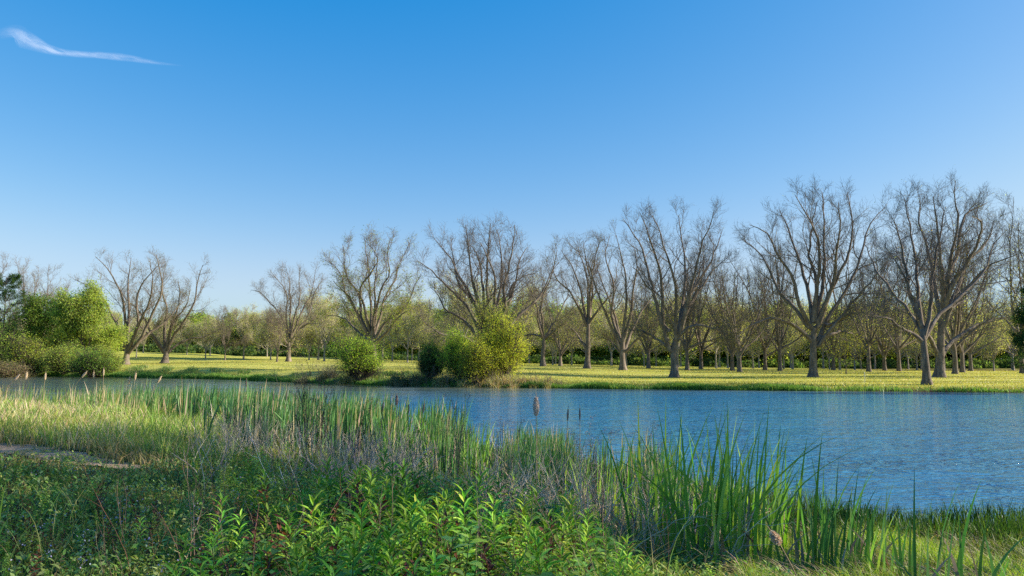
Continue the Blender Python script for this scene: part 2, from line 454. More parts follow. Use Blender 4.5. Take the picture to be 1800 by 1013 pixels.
def finish_tree(root, trunk_parts, limbs, limb_r, H, dens=1.0, rmin=.0105, leaf=None, leafn=2, leafsize=.16, sig=.25, levels=(9, 6, 4, 4), twigmat=None, leafmat=None, barkmat=None, leaf_low=0.0, zmin=0.0, tintclump=False):
    """side branches and twigs in four orders on the given limbs"""
    lp = np.stack(limbs); lr = np.stack(limb_r)
    parts = list(trunk_parts) + [(*tubes(lp, lr, 6)[:2], None)]
    P, D, L, R = children(lp, lr, levels[0], .22, .98, .45, .95, .42, rmin * 1.9, .80)
    p2, r2 = grow(P, D, L, R, 6, .16, .10)
    crown = [(*tubes(p2, r2, 4)[:2], None)]
    P, D, L, R = children(p2, r2, levels[1], .12, 1.0, .4, .9, .62, rmin * 1.35, .45)
    p3, r3 = grow(P, D, np.maximum(L, 1.1), R, 4, .17, .13)
    crown.append((*tubes(p3, r3, 3)[:2], None))
    Pb, Db, Lb, Rb = children(lp, lr, levels[2] * 3, .30, 1.0, .5, 1.1, .10, rmin)
    P, D, L, R = children(p3, r3, levels[2], .12, 1.0, .4, 1.0, .62, rmin, .4)
    P = np.concatenate([P, Pb]); D = np.concatenate([D, Db]); L = np.concatenate([L, Lb]); R = np.concatenate([R, Rb])
    p4, r4 = grow(P, D, np.maximum(L, .85), R, 3, .2, .14)
    crown.append((*tubes(p4, r4, 3)[:2], None))
    P, D, L, R = children(p4, r4, levels[3], .1, 1.0, .35, 1.0, .6, rmin * .8, .3)
    p5, r5 = grow(P, D, np.maximum(L, .6) * (.7 + .6 * rng.random(len(L))), R, 2, .25, .12)
    crown.append((*tubes(p5, r5, 3)[:2], None))
    obj('trunk', parts, barkmat or M_BARK, root, smooth=True)
    obj('crown', crown, twigmat or M_TWIG, root)
    if leaf is not None:
        tips = np.concatenate([p5[:, -1], p5[:, 1]])
        if leaf_low > 0:     # lower shaded shoots leaf out first
            z = tips[:, 2] / H
            tips = tips[rng.random(len(tips)) < np.clip(1.15 - z * leaf_low, .06, 1)]
        if zmin > 0: tips = tips[tips[:, 2] > H * zmin]
        ck = np.exp(.28 * np.sin(tips[:, 0] * 40 / H) + .22 * np.sin(tips[:, 1] * 47 / H + 1) + .2 * np.sin(tips[:, 2] * 53 / H + 2)) if tintclump else np.ones(len(tips))
        tips = np.repeat(tips, leafn, 0); ck = np.repeat(ck, leafn)
        n = len(tips)
        pos = tips + rng.normal(0, sig, (n, 3)) * np.array([1, 1, .8])
        ls = leafsize * (0.6 + .8 * rng.random(n))
        obj('foliage', [leafset(pos, rng.normal(0, 1, (n, 3)), ls, ls * .6, np.clip(leaf(n) * ck[:, None], .01, .8), roll=1.0)], leafmat or M_LEAFSOFT, root)
def trunk_tube(pts, r0, r1, flare=1.7, n=9):
    p = resample(pts, n); t = np.linspace(0, 1, n)
    r = r0 + (r1 - r0) * t
    r = r * (1 + (flare - 1) * np.exp(-t * np.linalg.norm(np.diff(p, axis=0), axis=1).sum() / .55))
    v, f, _ = tubes(p[None], r[None], 12)
    # buttress ridges round the foot
    c = np.repeat(p, 12, 0); d = v - c; ang = np.arctan2(d[:, 1], d[:, 0]); k = np.repeat(np.exp(-t * 4), 12)
    v = c + d * (1 + .16 * k * np.sin(ang * 5 + 1.0))[:, None]
    return (v, f, None)

def traced(name, label, D, trunk, limbs, crop, r=.42, leafc=None, group='large bare pecan trees along the pond field', leafn=1, leafsize=.13, leaf_low=1.6, cat='pecan tree', levels=(9, 6, 4, 3)):
    """a tree whose limbs follow the photo's limbs, spread in depth"""
    ox, oy, sc = crop
    def w(q, dy): return at(ox + q[0] / sc, oy + q[1] / sc, D + dy)
    b = w(trunk[0], 0); z0 = gz(b[0], b[1]); base = np.array([b[0], D, z0])
    root = empty(name, tuple(base)); tag(root, label, cat, group)
    tp = [w(q, 0) for q in trunk]; tp[0] = np.array([tp[0][0], D, z0 - .15])
    top = min((oy + q[1] / sc) for l in limbs for q in l)
    H = at(900, top, D)[2] - z0
    tpl = np.array(tp) - base
    parts = [trunk_tube(tpl, r, r * .72)]
    L = []; R = []
    for i, l in enumerate(limbs):
        amp = (1 if i % 2 else -1) * (.12 + .33 * rng.random()) * H * .75
        q = np.array(l, float); k = np.linspace(0, 1, len(q))
        pts = [w(a, amp * t ** 1.1) - base for a, t in zip(q, k)]
        # start inside the trunk
        j = np.argmin(np.linalg.norm(tpl - pts[0], axis=1)); pts = [(tpl[j] * .5 + pts[0] * .5)] + pts
        p_ = resample(pts, 14)
        t = np.linspace(0, 1, 14)[:, None]
        p_ = p_ + rng.normal(0, .06, p_.shape) * np.minimum(t * 3, 1)
        L.append(p_)
        ln = np.linalg.norm(np.diff(p_, axis=0), axis=1).sum()
        r0 = min(r * .62, .018 * ln + .09)
        R.append(r0 * (1 - .88 * t[:, 0] ** .95))
    finish_tree(root, parts, L, R, H, leaf=leafc, leafn=leafn, leafsize=leafsize, leaf_low=leaf_low, levels=levels)
    return root

RAG = [0.0]
def auto_limbs(H, n, spread, r, fork=.16, lo=3):
    L = []; R = []
    for i in range(n):
        az = 2 * PI * (i + .4 * rng.random()) / n * 1.0 + (.5 if i % 2 else 0)
        low = i < lo
        pol = (.85 + .3 * rng.random()) if low else (.12 + .5 * rng.random()) * spread
        h0 = H * fork * (.75 + .5 * rng.random())
        p = np.array([0, 0, h0 * .85]); d = np.array([math.sin(pol) * math.cos(az), math.sin(pol) * math.sin(az), math.cos(pol)])
        ln = H * (.50 if low else .80) * (.85 + .25 * rng.random()) * (1 - RAG[0] * rng.random())
        pts = [p]
        for k in range(13):
            d = d + rng.normal(0, .07, 3) + np.array([0, 0, (.02 if low and k < 5 else .07)])
            d /= np.linalg.norm(d); p = p + d * ln / 13; pts.append(p)
        L.append(np.array(pts)); t = np.linspace(0, 1, 14)
        R.append(min(r * .6, .014 * ln + .05) * (1 - .86 * t ** .8))
    return L, R
def auto_tree(name, label, loc, H, n=8, spread=1.0, r=.3, group=None, cat='pecan tree', fork=.16, lo=3, **kw):
    root = empty(name, tuple(loc)); tag(root, label, cat, group)
    L, R = auto_limbs(H, n, spread, r, fork, lo)
    bend = rng.normal(0, .02 * H, 2)
    tp = np.array([[0, 0, -.15], [bend[0] * .1, bend[1] * .1, H * fork * .4], [0, 0, H * fork * 1.15]])
    finish_tree(root, [trunk_tube(tp, r, r * .7, 1.5)], L, R, H, **kw)
    return root

BUD = lambda n: mix((.22, .26, .06), (.34, .29, .12), .35, n)
OLIVE = lambda n: mix((.56, .60, .15), (.66, .60, .30), .4, n)
c5 = (1270, 290, 2.411); c4 = (1000, 330, 2.665); c3 = (700, 360, 2.98); c2 = (400, 380, 3.167); c1 = (0, 400, 3.167)
traced('pecan_tree', 'broad bare pecan with a long low limb arching left over the field, standing alone', 92, [(385, 895), (385, 840), (385, 760), (388, 690)], [
    [(375, 740), (300, 680), (230, 652), (170, 658), (100, 690), (60, 730)],
    [(370, 700), (300, 600), (240, 540), (190, 420), (150, 370), (80, 310)],
    [(375, 690), (330, 600), (300, 480), (230, 380), (200, 300), (120, 250)],
    [(378, 650), (370, 560), (340, 450), (300, 330), (270, 240), (240, 190)],
    [(385, 640), (400, 520), (410, 420), (400, 300), (350, 200), (310, 130)],
    [(395, 640), (425, 520), (430, 400), (430, 250), (425, 115)],
    [(400, 700), (440, 590), (490, 480), (540, 360), (550, 250), (530, 120)],
    [(400, 760), (450, 640), (520, 540), (570, 440), (600, 320), (640, 230), (690, 180)],
    [(400, 780), (440, 720), (500, 650), (570, 560), (640, 480), (700, 410)],
    [(430, 730), (490, 708), (540, 712), (575, 735)],
    [(480, 670), (530, 635), (590, 626), (640, 640)],
    [(392, 640), (400, 500), (370, 380), (380, 260), (400, 160)],
    [(405, 660), (470, 500), (480, 380), (500, 260), (490, 160)]], c5, .44, BUD, leafsize=.09, leaf_low=2.6)
traced('pecan_tree', 'leaning slim trunked pecan at the very edge of the far bank', 70, [(868, 930), (862, 850), (850, 740), (848, 690)], [
    [(850, 750), (800, 710), (740, 680), (690, 650), (640, 640)],
    [(848, 720), (790, 620), (720, 540), (660, 460), (620, 380), (600, 330)],
    [(848, 700), (820, 600), (790, 520), (750, 430), (690, 370)],
    [(845, 690), (830, 560), (820, 440), (800, 300), (780, 200), (770, 140)],
    [(855, 720), (880, 620), (890, 500), (900, 400), (930, 260), (940, 180)],
    [(858, 740), (900, 660), (960, 600), (1040, 530), (1110, 440), (1150, 330), (1200, 280)],
    [(846, 690), (800, 560), (770, 400), (740, 280), (720, 220)]], c5, .33, BUD, leafsize=.09, leaf_low=2.0)
traced('pecan_tree', 'tallest pecan on the field, thick trunk just behind the leaning bank tree', 92, [(920, 900), (922, 840), (925, 760), (930, 650)], [
    [(930, 680), (950, 560), (960, 460), (975, 350), (1000, 230), (985, 170), (990, 70)],
    [(930, 660), (910, 560), (890, 440), (860, 320), (830, 250), (840, 130)],
    [(930, 700), (990, 560), (1060, 500), (1120, 430), (1200, 400), (1270, 370)],
    [(925, 820), (960, 760), (1030, 710), (1100, 670), (1170, 650), (1240, 655)],
    [(915, 800), (880, 740), (850, 680), (800, 640), (700, 580)],
    [(935, 640), (1000, 520), (1030, 420), (1090, 360), (1130, 300), (1150, 240)],
    [(930, 640), (935, 500), (920, 350), (905, 230), (890, 130)],
    [(960, 460), (1000, 350), (1020, 230), (1060, 190), (1120, 160)],
    [(930, 650), (970, 520), (1060, 380), (1100, 250), (1060, 220)]], c5, .5, BUD, leafsize=.10, leaf_low=1.6)
traced('pecan_tree', 'bare pecan forking low into two stems with a low branch sweeping right', 91, [(493, 885), (495, 840), (490, 770), (500, 710)], [
    [(480, 780), (460, 720), (430, 620), (400, 500), (340, 430), (300, 370)],
    [(435, 640), (410, 540), (380, 420), (350, 300), (310, 220), (250, 150)],
    [(500, 740), (500, 600), (500, 480), (480, 380), (450, 300), (430, 220), (390, 130)],
    [(505, 720), (525, 600), (540, 480), (545, 350), (530, 250), (515, 130)],
    [(515, 690), (545, 580), (570, 480), (600, 350), (620, 260), (650, 200), (680, 110)],
    [(510, 720), (560, 570), (620, 470), (680, 380), (740, 330)],
    [(520, 690), (570, 655), (640, 650), (700, 670), (770, 700)],
    [(460, 745), (400, 700), (330, 670), (290, 665)],
    [(440, 640), (440, 520), (430, 400), (400, 300), (360, 180), (330, 120)],
    [(510, 700), (560, 520), (650, 380), (690, 280), (720, 200)]], c4, .42, BUD, leafsize=.09, leaf_low=2.4)
traced('pecan_tree', 'vase shaped bare pecan just left of the low forking tree', 118, [(253, 855), (252, 820), (250, 770), (252, 720)], [
    [(240, 760), (200, 650), (160, 560), (120, 450), (90, 350), (30, 300)],
    [(245, 740), (220, 620), (190, 530), (150, 430), (130, 360)],
    [(250, 740), (260, 620), (270, 500), (262, 380), (240, 300), (220, 220)],
    [(262, 760), (290, 680), (330, 600), (380, 520), (430, 450)],
    [(265, 770), (320, 710), (380, 660), (420, 620)], [(238, 770), (190, 715), (140, 700)],
    [(255, 720), (290, 600), (300, 480), (320, 360), (300, 260)],
    [(245, 730), (200, 600), (210, 460), (170, 330), (190, 230)]], c4, .45, BUD, leaf_low=1.8)
traced('pecan_tree', 'tall pecan with a straight grey trunk and high steep limbs', 125, [(85, 845), (88, 780), (90, 700), (90, 640)], [
    [(88, 660), (50, 570), (0, 480), (-60, 430), (-80, 330)], [(90, 640), (90, 520), (85, 420), (60, 330), (0, 260)],
    [(92, 640), (140, 570), (200, 500), (240, 440)], [(75, 740), (40, 690), (0, 650), (-40, 640)], [(95, 640), (100, 500), (110, 400), (130, 300), (160, 240)],
    [(85, 650), (60, 500), (20, 380), (-40, 290)], [(90, 640), (110, 480), (80, 340), (70, 250)]], c4, .42, BUD, leaf_low=1.6)
traced('pecan_tree', 'bare pecan with a bent fork standing right of the big yellow green shrub', 135, [(758, 850), (758, 790), (762, 740), (762, 690)], [
    [(760, 710), (735, 620), (730, 540), (690, 450), (660, 400)], [(765, 700), (820, 610), (865, 520), (890, 450), (860, 380)],
    [(760, 700), (755, 600), (750, 500), (800, 380), (830, 250), (820, 200)], [(750, 690), (700, 680), (650, 685), (600, 660)],
    [(770, 705), (830, 650), (890, 600), (920, 560)], [(755, 690), (740, 560), (770, 440), (740, 330)]], c3, .38, BUD, leaf_low=1.6)
traced('pecan_tree', 'wide fan of bare limbs rising behind the big yellow green shrub', 98, [(470, 860), (470, 800), (465, 740), (465, 690)], [
    [(440, 700), (380, 560), (310, 480), (230, 400), (170, 340), (100, 290)], [(450, 690), (420, 560), (370, 460), (320, 380), (270, 270), (190, 180)],
    [(455, 680), (430, 540), (390, 400), (370, 250), (350, 110)], [(460, 680), (450, 560), (440, 400), (420, 280), (370, 200)],
    [(470, 680), (470, 520), (460, 400), (470, 250), (480, 100)], [(480, 680), (520, 520), (540, 400), (540, 280), (520, 130)],
    [(490, 690), (560, 540), (550, 440), (580, 330), (600, 220), (610, 110)], [(500, 700), (560, 560), (600, 420), (650, 380), (720, 360)],
    [(430, 740), (330, 690), (250, 690), (180, 650), (110, 580)], [(510, 730), (600, 610), (690, 530), (750, 470), (790, 380), (840, 300)],
    [(420, 700), (340, 600), (260, 560), (220, 490), (170, 430)], [(450, 680), (400, 520), (310, 400), (290, 280), (280, 200)],
    [(485, 690), (500, 540), (510, 420), (490, 320), (430, 200)], [(495, 690), (580, 520), (620, 380), (640, 280), (670, 220)]], c3, .46, BUD, leafsize=.09, leaf_low=2.4)
traced('pecan_tree', 'upright many limbed pecan with green shoots low on its trunk, behind the round shrub', 115, [(820, 830), (815, 780), (810, 720), (805, 670)], [
    [(790, 680), (740, 580), (690, 480), (650, 400), (620, 300), (560, 250)], [(790, 670), (740, 560), (730, 440), (660, 330), (650, 220), (640, 150)],
    [(795, 660), (760, 500), (740, 400), (800, 320), (840, 240), (760, 130)], [(800, 660), (800, 520), (790, 380), (780, 250), (760, 110)],
    [(810, 660), (830, 520), (860, 400), (900, 320), (890, 200), (910, 120)], [(815, 670), (850, 560), (880, 440), (930, 360), (950, 270), (1010, 160)],
    [(820, 690), (880, 590), (950, 540), (1010, 480), (1040, 380), (1080, 330)], [(780, 690), (700, 620), (650, 570), (560, 550)],
    [(830, 700), (900, 630), (960, 560), (1030, 510)], [(790, 670), (700, 500), (640, 420), (590, 360)], [(805, 660), (820, 480), (820, 340), (840, 200)]],
    c2, .42, lambda n: mix((.24, .33, .05), (.34, .33, .08), .5, n), leafn=2, leafsize=.17, leaf_low=1.35)
traced('pecan_tree', 'bare pecan on the open left slope, dark trunk with a right leaning limb', 160, [(338, 805), (340, 770), (341, 740), (342, 700)], [
    [(335, 720), (290, 640), (230, 580), (150, 580)], [(340, 700), (310, 580), (250, 500), (190, 430), (130, 410)],
    [(340, 690), (325, 560), (330, 440), (290, 370), (240, 310)], [(345, 690), (350, 560), (350, 450), (340, 350), (320, 270)],
    [(348, 690), (370, 570), (400, 470), (400, 380), (400, 300)], [(350, 720), (400, 620), (450, 560), (480, 440), (530, 350)],
    [(355, 700), (400, 630), (450, 600), (520, 600)], [(350, 690), (420, 520), (470, 420), (490, 300)]], c2, .45, BUD, leaf_low=1.4)
traced('pecan_tree', 'bare pecan second from the left on the slope with a low limb reaching right', 158, [(917, 750), (922, 720), (925, 700), (925, 670)], [
    [(915, 690), (870, 630), (830, 560), (780, 470), (700, 400), (660, 330)], [(920, 680), (915, 560), (930, 450), (900, 350), (920, 210)],
    [(930, 690), (970, 600), (1020, 530), (1080, 420), (1100, 300), (1130, 210)], [(935, 700), (990, 650), (1060, 620), (1140, 610), (1230, 560)],
    [(925, 690), (950, 560), (980, 480), (1000, 380), (990, 300)], [(910, 700), (850, 610), (790, 560), (740, 480)], [(925, 680), (960, 540), (1040, 430), (1060, 320)]],
    c1, .6, BUD, leaf_low=1.0)
traced('pecan_tree', 'bare pecan with an opened fork low down, left of its twin on the slope', 150, [(697, 770), (700, 740), (706, 710), (708, 680)], [
    [(700, 700), (700, 560), (690, 450), (680, 370), (640, 300), (600, 230), (530, 160)], [(700, 690), (660, 560), (620, 480), (580, 400), (500, 330), (420, 290)],
    [(715, 690), (750, 600), (790, 500), (830, 420), (850, 300), (830, 180)], [(725, 680), (830, 590), (930, 520), (980, 450), (1040, 400)],
    [(715, 700), (780, 620), (850, 480), (900, 350), (870, 150)], [(705, 640), (720, 480), (710, 350), (730, 170)], [(710, 680), (770, 540), (760, 400), (800, 300), (890, 200)]],
    c1, .62, BUD, leaf_low=1.0)
# mid field trees grown from the same habit: (px of trunk, distance, px of crown top)
def place(px, D):
    X = (px - 900) / F * D / _cp * 1.0
    X = at(px, 640, D)[0]
    return np.array([X, D, gz(X, D)])
def h_of(top, D, z): return at(900, top, D)[2] - z
MID = [
    (1300, 128, 450, 'bare pecan standing between the low forking tree and the broad lone pecan'),
    (1287, 140, 470, 'slim pecan half hidden behind the one right of the low forking tree'),
    (1140, 142, 490, 'small bare pecan seen under the arms of the vase shaped tree'),
    (1208, 138, 440, 'pecan right behind the low forking tree, thick grey trunk'),
    (1232, 150, 480, 'thin stemmed pecan in the gap right of the low forking tree'),
    (1345, 145, 470, 'budding pecan left of the broad lone pecan, under its arching limb'),
    (1371, 140, 430, 'tall budding pecan close left behind the broad lone pecan'),
    (1465, 150, 500, 'low pecan right behind the broad lone pecan'),
    (1527, 135, 440, 'straight trunked pecan carrying yellow green shoots, between two big trees'),
    (1555, 150, 480, 'forked pecan left behind the leaning bank tree'),
    (1580, 142, 430, 'pecan close left of the leaning bank tree, further back'),
    (1678, 112, 400, 'thick trunked pecan, first behind the tallest pecan in its row'),
    (1691, 130, 420, 'second pecan behind the tallest one in its row'),
    (1706, 150, 450, 'third and smallest trunk behind the tallest pecan in its row'),
    (1797, 122, 345, 'pecan cut by the right edge of the view'),
    (900, 165, 560, 'dark little forked tree right of the big yellow green shrub'),
    (985, 155, 520, 'short pecan between the bent fork tree and the straight grey trunk'),
    (487, 152, 540, 'small slender pecan just left of the dark trunk on the open slope'),
    (395, 190, 545, 'budding pecan at the top of the left slope'),
    (60, 170, 470, 'bare crown showing above the green thicket at far left'),
    (100, 185, 500, 'thin bare tree top between the pine and the willow'),
    (-30, 150, 440, 'bare tree cut by the left edge of the view'),
    (1870, 95, 380, 'pecan mostly outside the right edge, its limb tips reaching in'),
]
GM = 'pecan trees scattered in the middle of the field'
for i, (px, D, top, lab) in enumerate(MID):
    b = place(px, D); H = h_of(top, D, b[2])
    small = H < 13
    auto_tree('pecan_tree', lab, b, H, n=7 if small else 9, spread=1.0 if i % 2 else 1.2, r=.16 if small else .34, group=GM, fork=.2,
              leaf=(OLIVE if i % 3 else BUD), leafn=1, leafsize=.14, leaf_low=1.5, levels=(8, 5, 4, 3), rmin=.013)
# young tree with fresh yellow leaves
b = place(1487, 110)
auto_tree('young_tree', 'little young tree with fresh yellow leaves, right of the broad lone pecan', b, 5.2, n=6, r=.07, cat='young tree', fork=.25,
          leaf=lambda n: jit((.42, .42, .05), n), leafn=1, leafsize=.16, sig=.15, levels=(5, 3, 2, 2), rmin=.012)

# orchard rows behind: a few trees grown once, then copied
protos = []
for k in range(5):
    r0 = auto_tree('orchard_tree', 'x', (0, 0, 0), 11.0, n=8, spread=1.35, r=.17, group='rows of small budding orchard trees', cat='orchard tree', fork=.24 + .02 * k, lo=1 + k % 3,
                   leaf=OLIVE, leafn=2, leafsize=.14, sig=.45, levels=(6, 5, 4, 2), rmin=.022, barkmat=M_BARKP, twigmat=M_BARKP)
    protos.append([r0, 0])
def landmark(px):
    L = [(30, 'the pine at far left'), (150, 'the willow'), (255, 'the left slope pecan pair'), (400, 'the open left slope'), (495, 'the dark trunk on the slope'), (590, 'the many limbed pecan\'s left gap'),
         (655, 'the round green shrub'), (757, 'the small dark shrub'), (850, 'the big yellow green shrub'), (955, 'the bent fork pecan'), (1033, 'the straight grey trunk'),
         (1095, 'the vase shaped pecan'), (1185, 'the low forking pecan'), (1290, 'the low arching limb'), (1428, 'the broad lone pecan'), (1527, 'the yellow shooted straight pecan'),
         (1630, 'the leaning bank tree'), (1720, 'the row behind the tallest pecan'), (1797, 'the pecan at the right edge')]
    return min(L, key=lambda q: abs(q[0] - px))
used = {}
ordw = ['first', 'second', 'third', 'fourth', 'fifth', 'sixth', 'seventh', 'eighth', 'ninth', 'tenth', 'eleventh', 'twelfth']
rows = [(172, 1), (196, 0), (222, 1)]
cnt = 0
spots = []
for D, sh in rows:
    step = 9.0
    x = at(-40, 640, D)[0] + sh * 4.0
    while x < at(1850, 640, D)[0]:
        y = D + rng.normal(0, 1.8); xx = x + rng.normal(0, 1.3)
        px = 900 + xx / y * F
        if px < 560: y += 22
        spots.append((900 + xx / y * F, xx, y, D)); x += step * (.75 + .5 * rng.random())
spots.sort()
for px, x, y, D in spots:
    lm = landmark(px)
    side = 'left of' if px < lm[0] - 9 else ('right of' if px > lm[0] + 9 else 'straight behind')
    rowt = {172: 'front', 196: 'middle', 222: 'back'}[D]
    key = (lm[1], side, rowt); used[key] = used.get(key, 0) + 1
    w = '' if used[key] == 1 else ordw[used[key] - 1] + ' '
    label = f'{w}budding orchard tree, {rowt} row, {side} {lm[1]}'
    z = gz(x, y) - .05
    H = (9.5 if px < 560 else 12.0) * (.8 + .45 * rng.random()) * (1.0 if px > 560 else .95)
    if D == 222: H *= 1.08
    s = H / 11.0; k = cnt % 5; cnt += 1
    sc = (s * (1 + .2 * rng.random()), s * (1 + .2 * rng.random()), s)
    if protos[k][1] == 0:
        r0 = protos[k][0]; r0.location = (x, y, z); r0.rotation_euler = (0, 0, rng.random() * 6.28); r0.scale = sc; r0['label'] = label; protos[k][1] = 1
    else:
        copy_tree(protos[k][0], (x, y, z), rng.random() * 6.28, sc, label, None)

# woodland behind the orchard: leafy trees, pines
def leafy(name, label, loc, H, W, col, n=9, r=.25, cat='tree', group=None, lsz=.3, ln=3, sig=.4, levels=(7, 5, 3, 2), fork=.15, spread=1.5, bark=None, lo=4):
    root = auto_tree(name, label, loc, H, n=n, spread=spread, r=r, group=group, cat=cat, fork=fork, lo=lo, leaf=col, leafn=ln, leafsize=lsz, sig=sig, levels=levels, rmin=.02,
                     barkmat=bark or M_BARKD, twigmat=M_BARKD)
    return root
WOODG = lambda n: mix((.26, .38, .08), (.44, .49, .15), .4, n, .22)
WOODD = lambda n: mix((.05, .11, .035), (.10, .17, .04), .4, n, .22)
wp = [leafy('woodland_tree', 'x', (0, 0, 0), 15, 10, WOODG, lsz=.5, ln=4, sig=.7, cat='tree', group='leafy trees of the wood behind the orchard'),
      leafy('woodland_tree', 'x', (0, 0, 0), 15, 10, WOODG, lsz=.5, ln=4, sig=.7, cat='tree', group='leafy trees of the wood behind the orchard', n=7, spread=1.2),
      leafy('woodland_tree', 'x', (0, 0, 0), 14, 10, WOODD, lsz=.5, ln=5, sig=.7, cat='tree', group='leafy trees of the wood behind the orchard', n=10)]
wused = [0, 0, 0]
ws = []
for D in (245, 268):
    x = at(-40, 640, D)[0]
    while x < at(1860, 640, D)[0]:
        ws.append((x + rng.normal(0, 1.5), D + rng.normal(0, 3), D)); x += 8.5
ws.sort()
used2 = {}
for x, y, D in ws:
    px = 900 + x / y * F; k = 2 if (px > 1480 and rng.random() < .7) or (rng.random() < .12) else int(rng.random() * 2)
    H = 17.5 * (.8 + .35 * rng.random())
    if px < 560: H *= .62
    elif px < 720: H *= .78
    elif px > 1450: H *= .95
    lm = landmark(px); side = 'left of' if px < lm[0] - 9 else ('right of' if px > lm[0] + 9 else 'straight behind')
    kindw = ['fresh green', 'mid green', 'dark green'][k]; rowt = 'edge' if D == 245 else 'depth'
    key = (lm[1], side, kindw, rowt); used2[key] = used2.get(key, 0) + 1
    w = '' if used2[key] == 1 else ordw[used2[key] - 1] + ' '
    label = f'{w}{kindw} tree at the wood\'s {rowt}, {side} {lm[1]}'
    s = H / (14.5); z = gz(x, y) - .3; sc = (s * (.9 + .4 * rng.random()), s * (.9 + .4 * rng.random()), s)
    if not wused[k]:
        wused[k] = 1; r0 = wp[k]; r0.location = (x, y, z); r0.scale = sc; r0.rotation_euler = (0, 0, rng.random() * 6); r0['label'] = label
    else: copy_tree(wp[k], (x, y, z), rng.random() * 6.28, sc, label, None)

# dark undergrowth along the foot of the wood
def clumpmass(name, centers, rad, hgt, nper, col, lsz, mat=None, label=None, cat=None, kind=None, group=None, stems=True, tmpl=LEAF4):
    pos = []; 
    for c, r_, h_ in zip(centers, rad, hgt):
        n = int(nper)
        d = norm(rng.normal(0, 1, (n, 3))); d[:, 2] = np.abs(d[:, 2])
        q = (1 - .45 * rng.random(n) ** 2)[:, None]
        pos.append(np.array(c) + d * q * np.array([r_, r_, h_]))
    pos = np.concatenate(pos); n = len(pos)
    ls = lsz * (.6 + .8 * rng.random(n))
    return leafset(pos, rng.normal(0, 1, (n, 3)) + [0, 0, .4], ls, ls * .55, col(n), tmpl, roll=.8)
cs = []; rs = []; hsz = []
for px in np.arange(-60, 1880, 4):
    D = 236 + rng.normal(0, 3); b = place(px, D); cs.append(b); rs.append(2.2 + 1.2 * rng.random()); hsz.append(.7 + 2.4 * rng.random() ** 1.6)
for px in np.arange(-60, 1880, 5):
    D = 292 + rng.normal(0, 5); b = place(px, D); cs.append(b - np.array([0, 0, .5])); rs.append(3.5 + 1.5 * rng.random()); hsz.append(4.5 + 3 * rng.random())
tag(obj('undergrowth', [clumpmass('u', cs, rs, hsz, 330, lambda n: mix((.07, .13, .05), (.17, .24, .08), .4, n), .7)], M_LEAFSOFT),
    'dark undergrowth along the foot of the far wood', 'undergrowth', kind='stuff')

# ------------------------------------------------------------------ green thicket at far left
def shrub(name, label, px, D, top, width_px, col, lsz=.17, nb=16, per=650, cat='shrub', group=None, base_py=None, dense=1.0, bottom=.12, cz=.56):
    """loose shrub: many stems from the ground, twigs, leaves at the twig tips; scaled to the photo's width and height"""
    b = place(px, D); H = h_of(top, D, b[2]); Wd = width_px / F * D
    n0 = len(bpy.data.objects)
    ln = max(2, int(round(per * dense / (190 if name == 'green_shrub' else 95))))
    low = cz < .5; RAG[0] = .5
    root = auto_tree(name, label, tuple(b), H, n=13, spread=2.2 if low else 1.5, r=.05 + .012 * H, cat=cat, group=group, fork=.05, lo=6,
                     leaf=col, leafn=ln, leafsize=lsz * .62, sig=(.055 if name == 'green_shrub' else .04) * min(H, Wd) + .04, levels=(7, 4, 3, 2), rmin=.008 + .002 * H, barkmat=M_BARKD, twigmat=M_BARKD, zmin=bottom if bottom > .2 else 0, tintclump=True)
    RAG[0] = 0.0
    fo = [c for c in root.children if c.name.startswith('foliage')][0]
    co = np.zeros(len(fo.data.vertices) * 3); fo.data.vertices.foreach_get('co', co); co = co.reshape(-1, 3)
    w = np.percentile(co[:, 0], 98) - np.percentile(co[:, 0], 2); h = np.percentile(co[:, 2], 99)
    root.scale = (Wd / w * 1.02, Wd / w * .9, H / h)
    return root
WIL = lambda n: mix((.44, .52, .12), (.30, .40, .09), .4, n)
leafy('willow_tree', 'airy light green willow leaning over the water at the left', place(150, 134), 12.6, 9, WIL, n=11, r=.2, cat='willow', lsz=.22, ln=4, sig=.4, levels=(9, 6, 4, 2), fork=.12, spread=1.6, lo=4)
shrub('green_shrub', 'bright green bush at the water under the willow', 182, 124, 612, 52, WIL, .2, 18, 520)
shrub('green_shrub', 'rounded pale green bush left of the willow at the water', 112, 127, 606, 62, WIL, .22, 18, 560)
shrub('green_shrub', 'yellow green bush in the thicket nearer the left edge', 48, 128, 590, 66, lambda n: mix((.44, .50, .09), (.26, .38, .07), .4, n), .22, 18, 560)
shrub('green_shrub', 'green tall bush cut by the left edge', -5, 132, 545, 90, lambda n: mix((.20, .34, .08), (.32, .44, .09), .4, n), .25, 18, 620)
shrub('green_shrub', 'small deep green bush low at the water right of the willow', 160, 122, 615, 70, lambda n: mix((.20, .36, .07), (.32, .46, .08), .4, n), .2, 12, 420)
leafy('leafy_tree', 'mid green tree between the pine and the willow', place(85, 142), 12.5, 9, lambda n: mix((.12, .21, .045), (.22, .30, .06), .4, n), n=9, r=.2, cat='tree', lsz=.28, ln=4, sig=.45, levels=(7, 5, 4, 2))
shrub('brown_brush', 'dry brown brush with reddish stems at the left edge of the far bank', 12, 121, 636, 70, lambda n: mix((.44, .32, .22), (.36, .38, .14), .4, n), .16, 14, 200, cat='brush', dense=.8, bottom=.0)
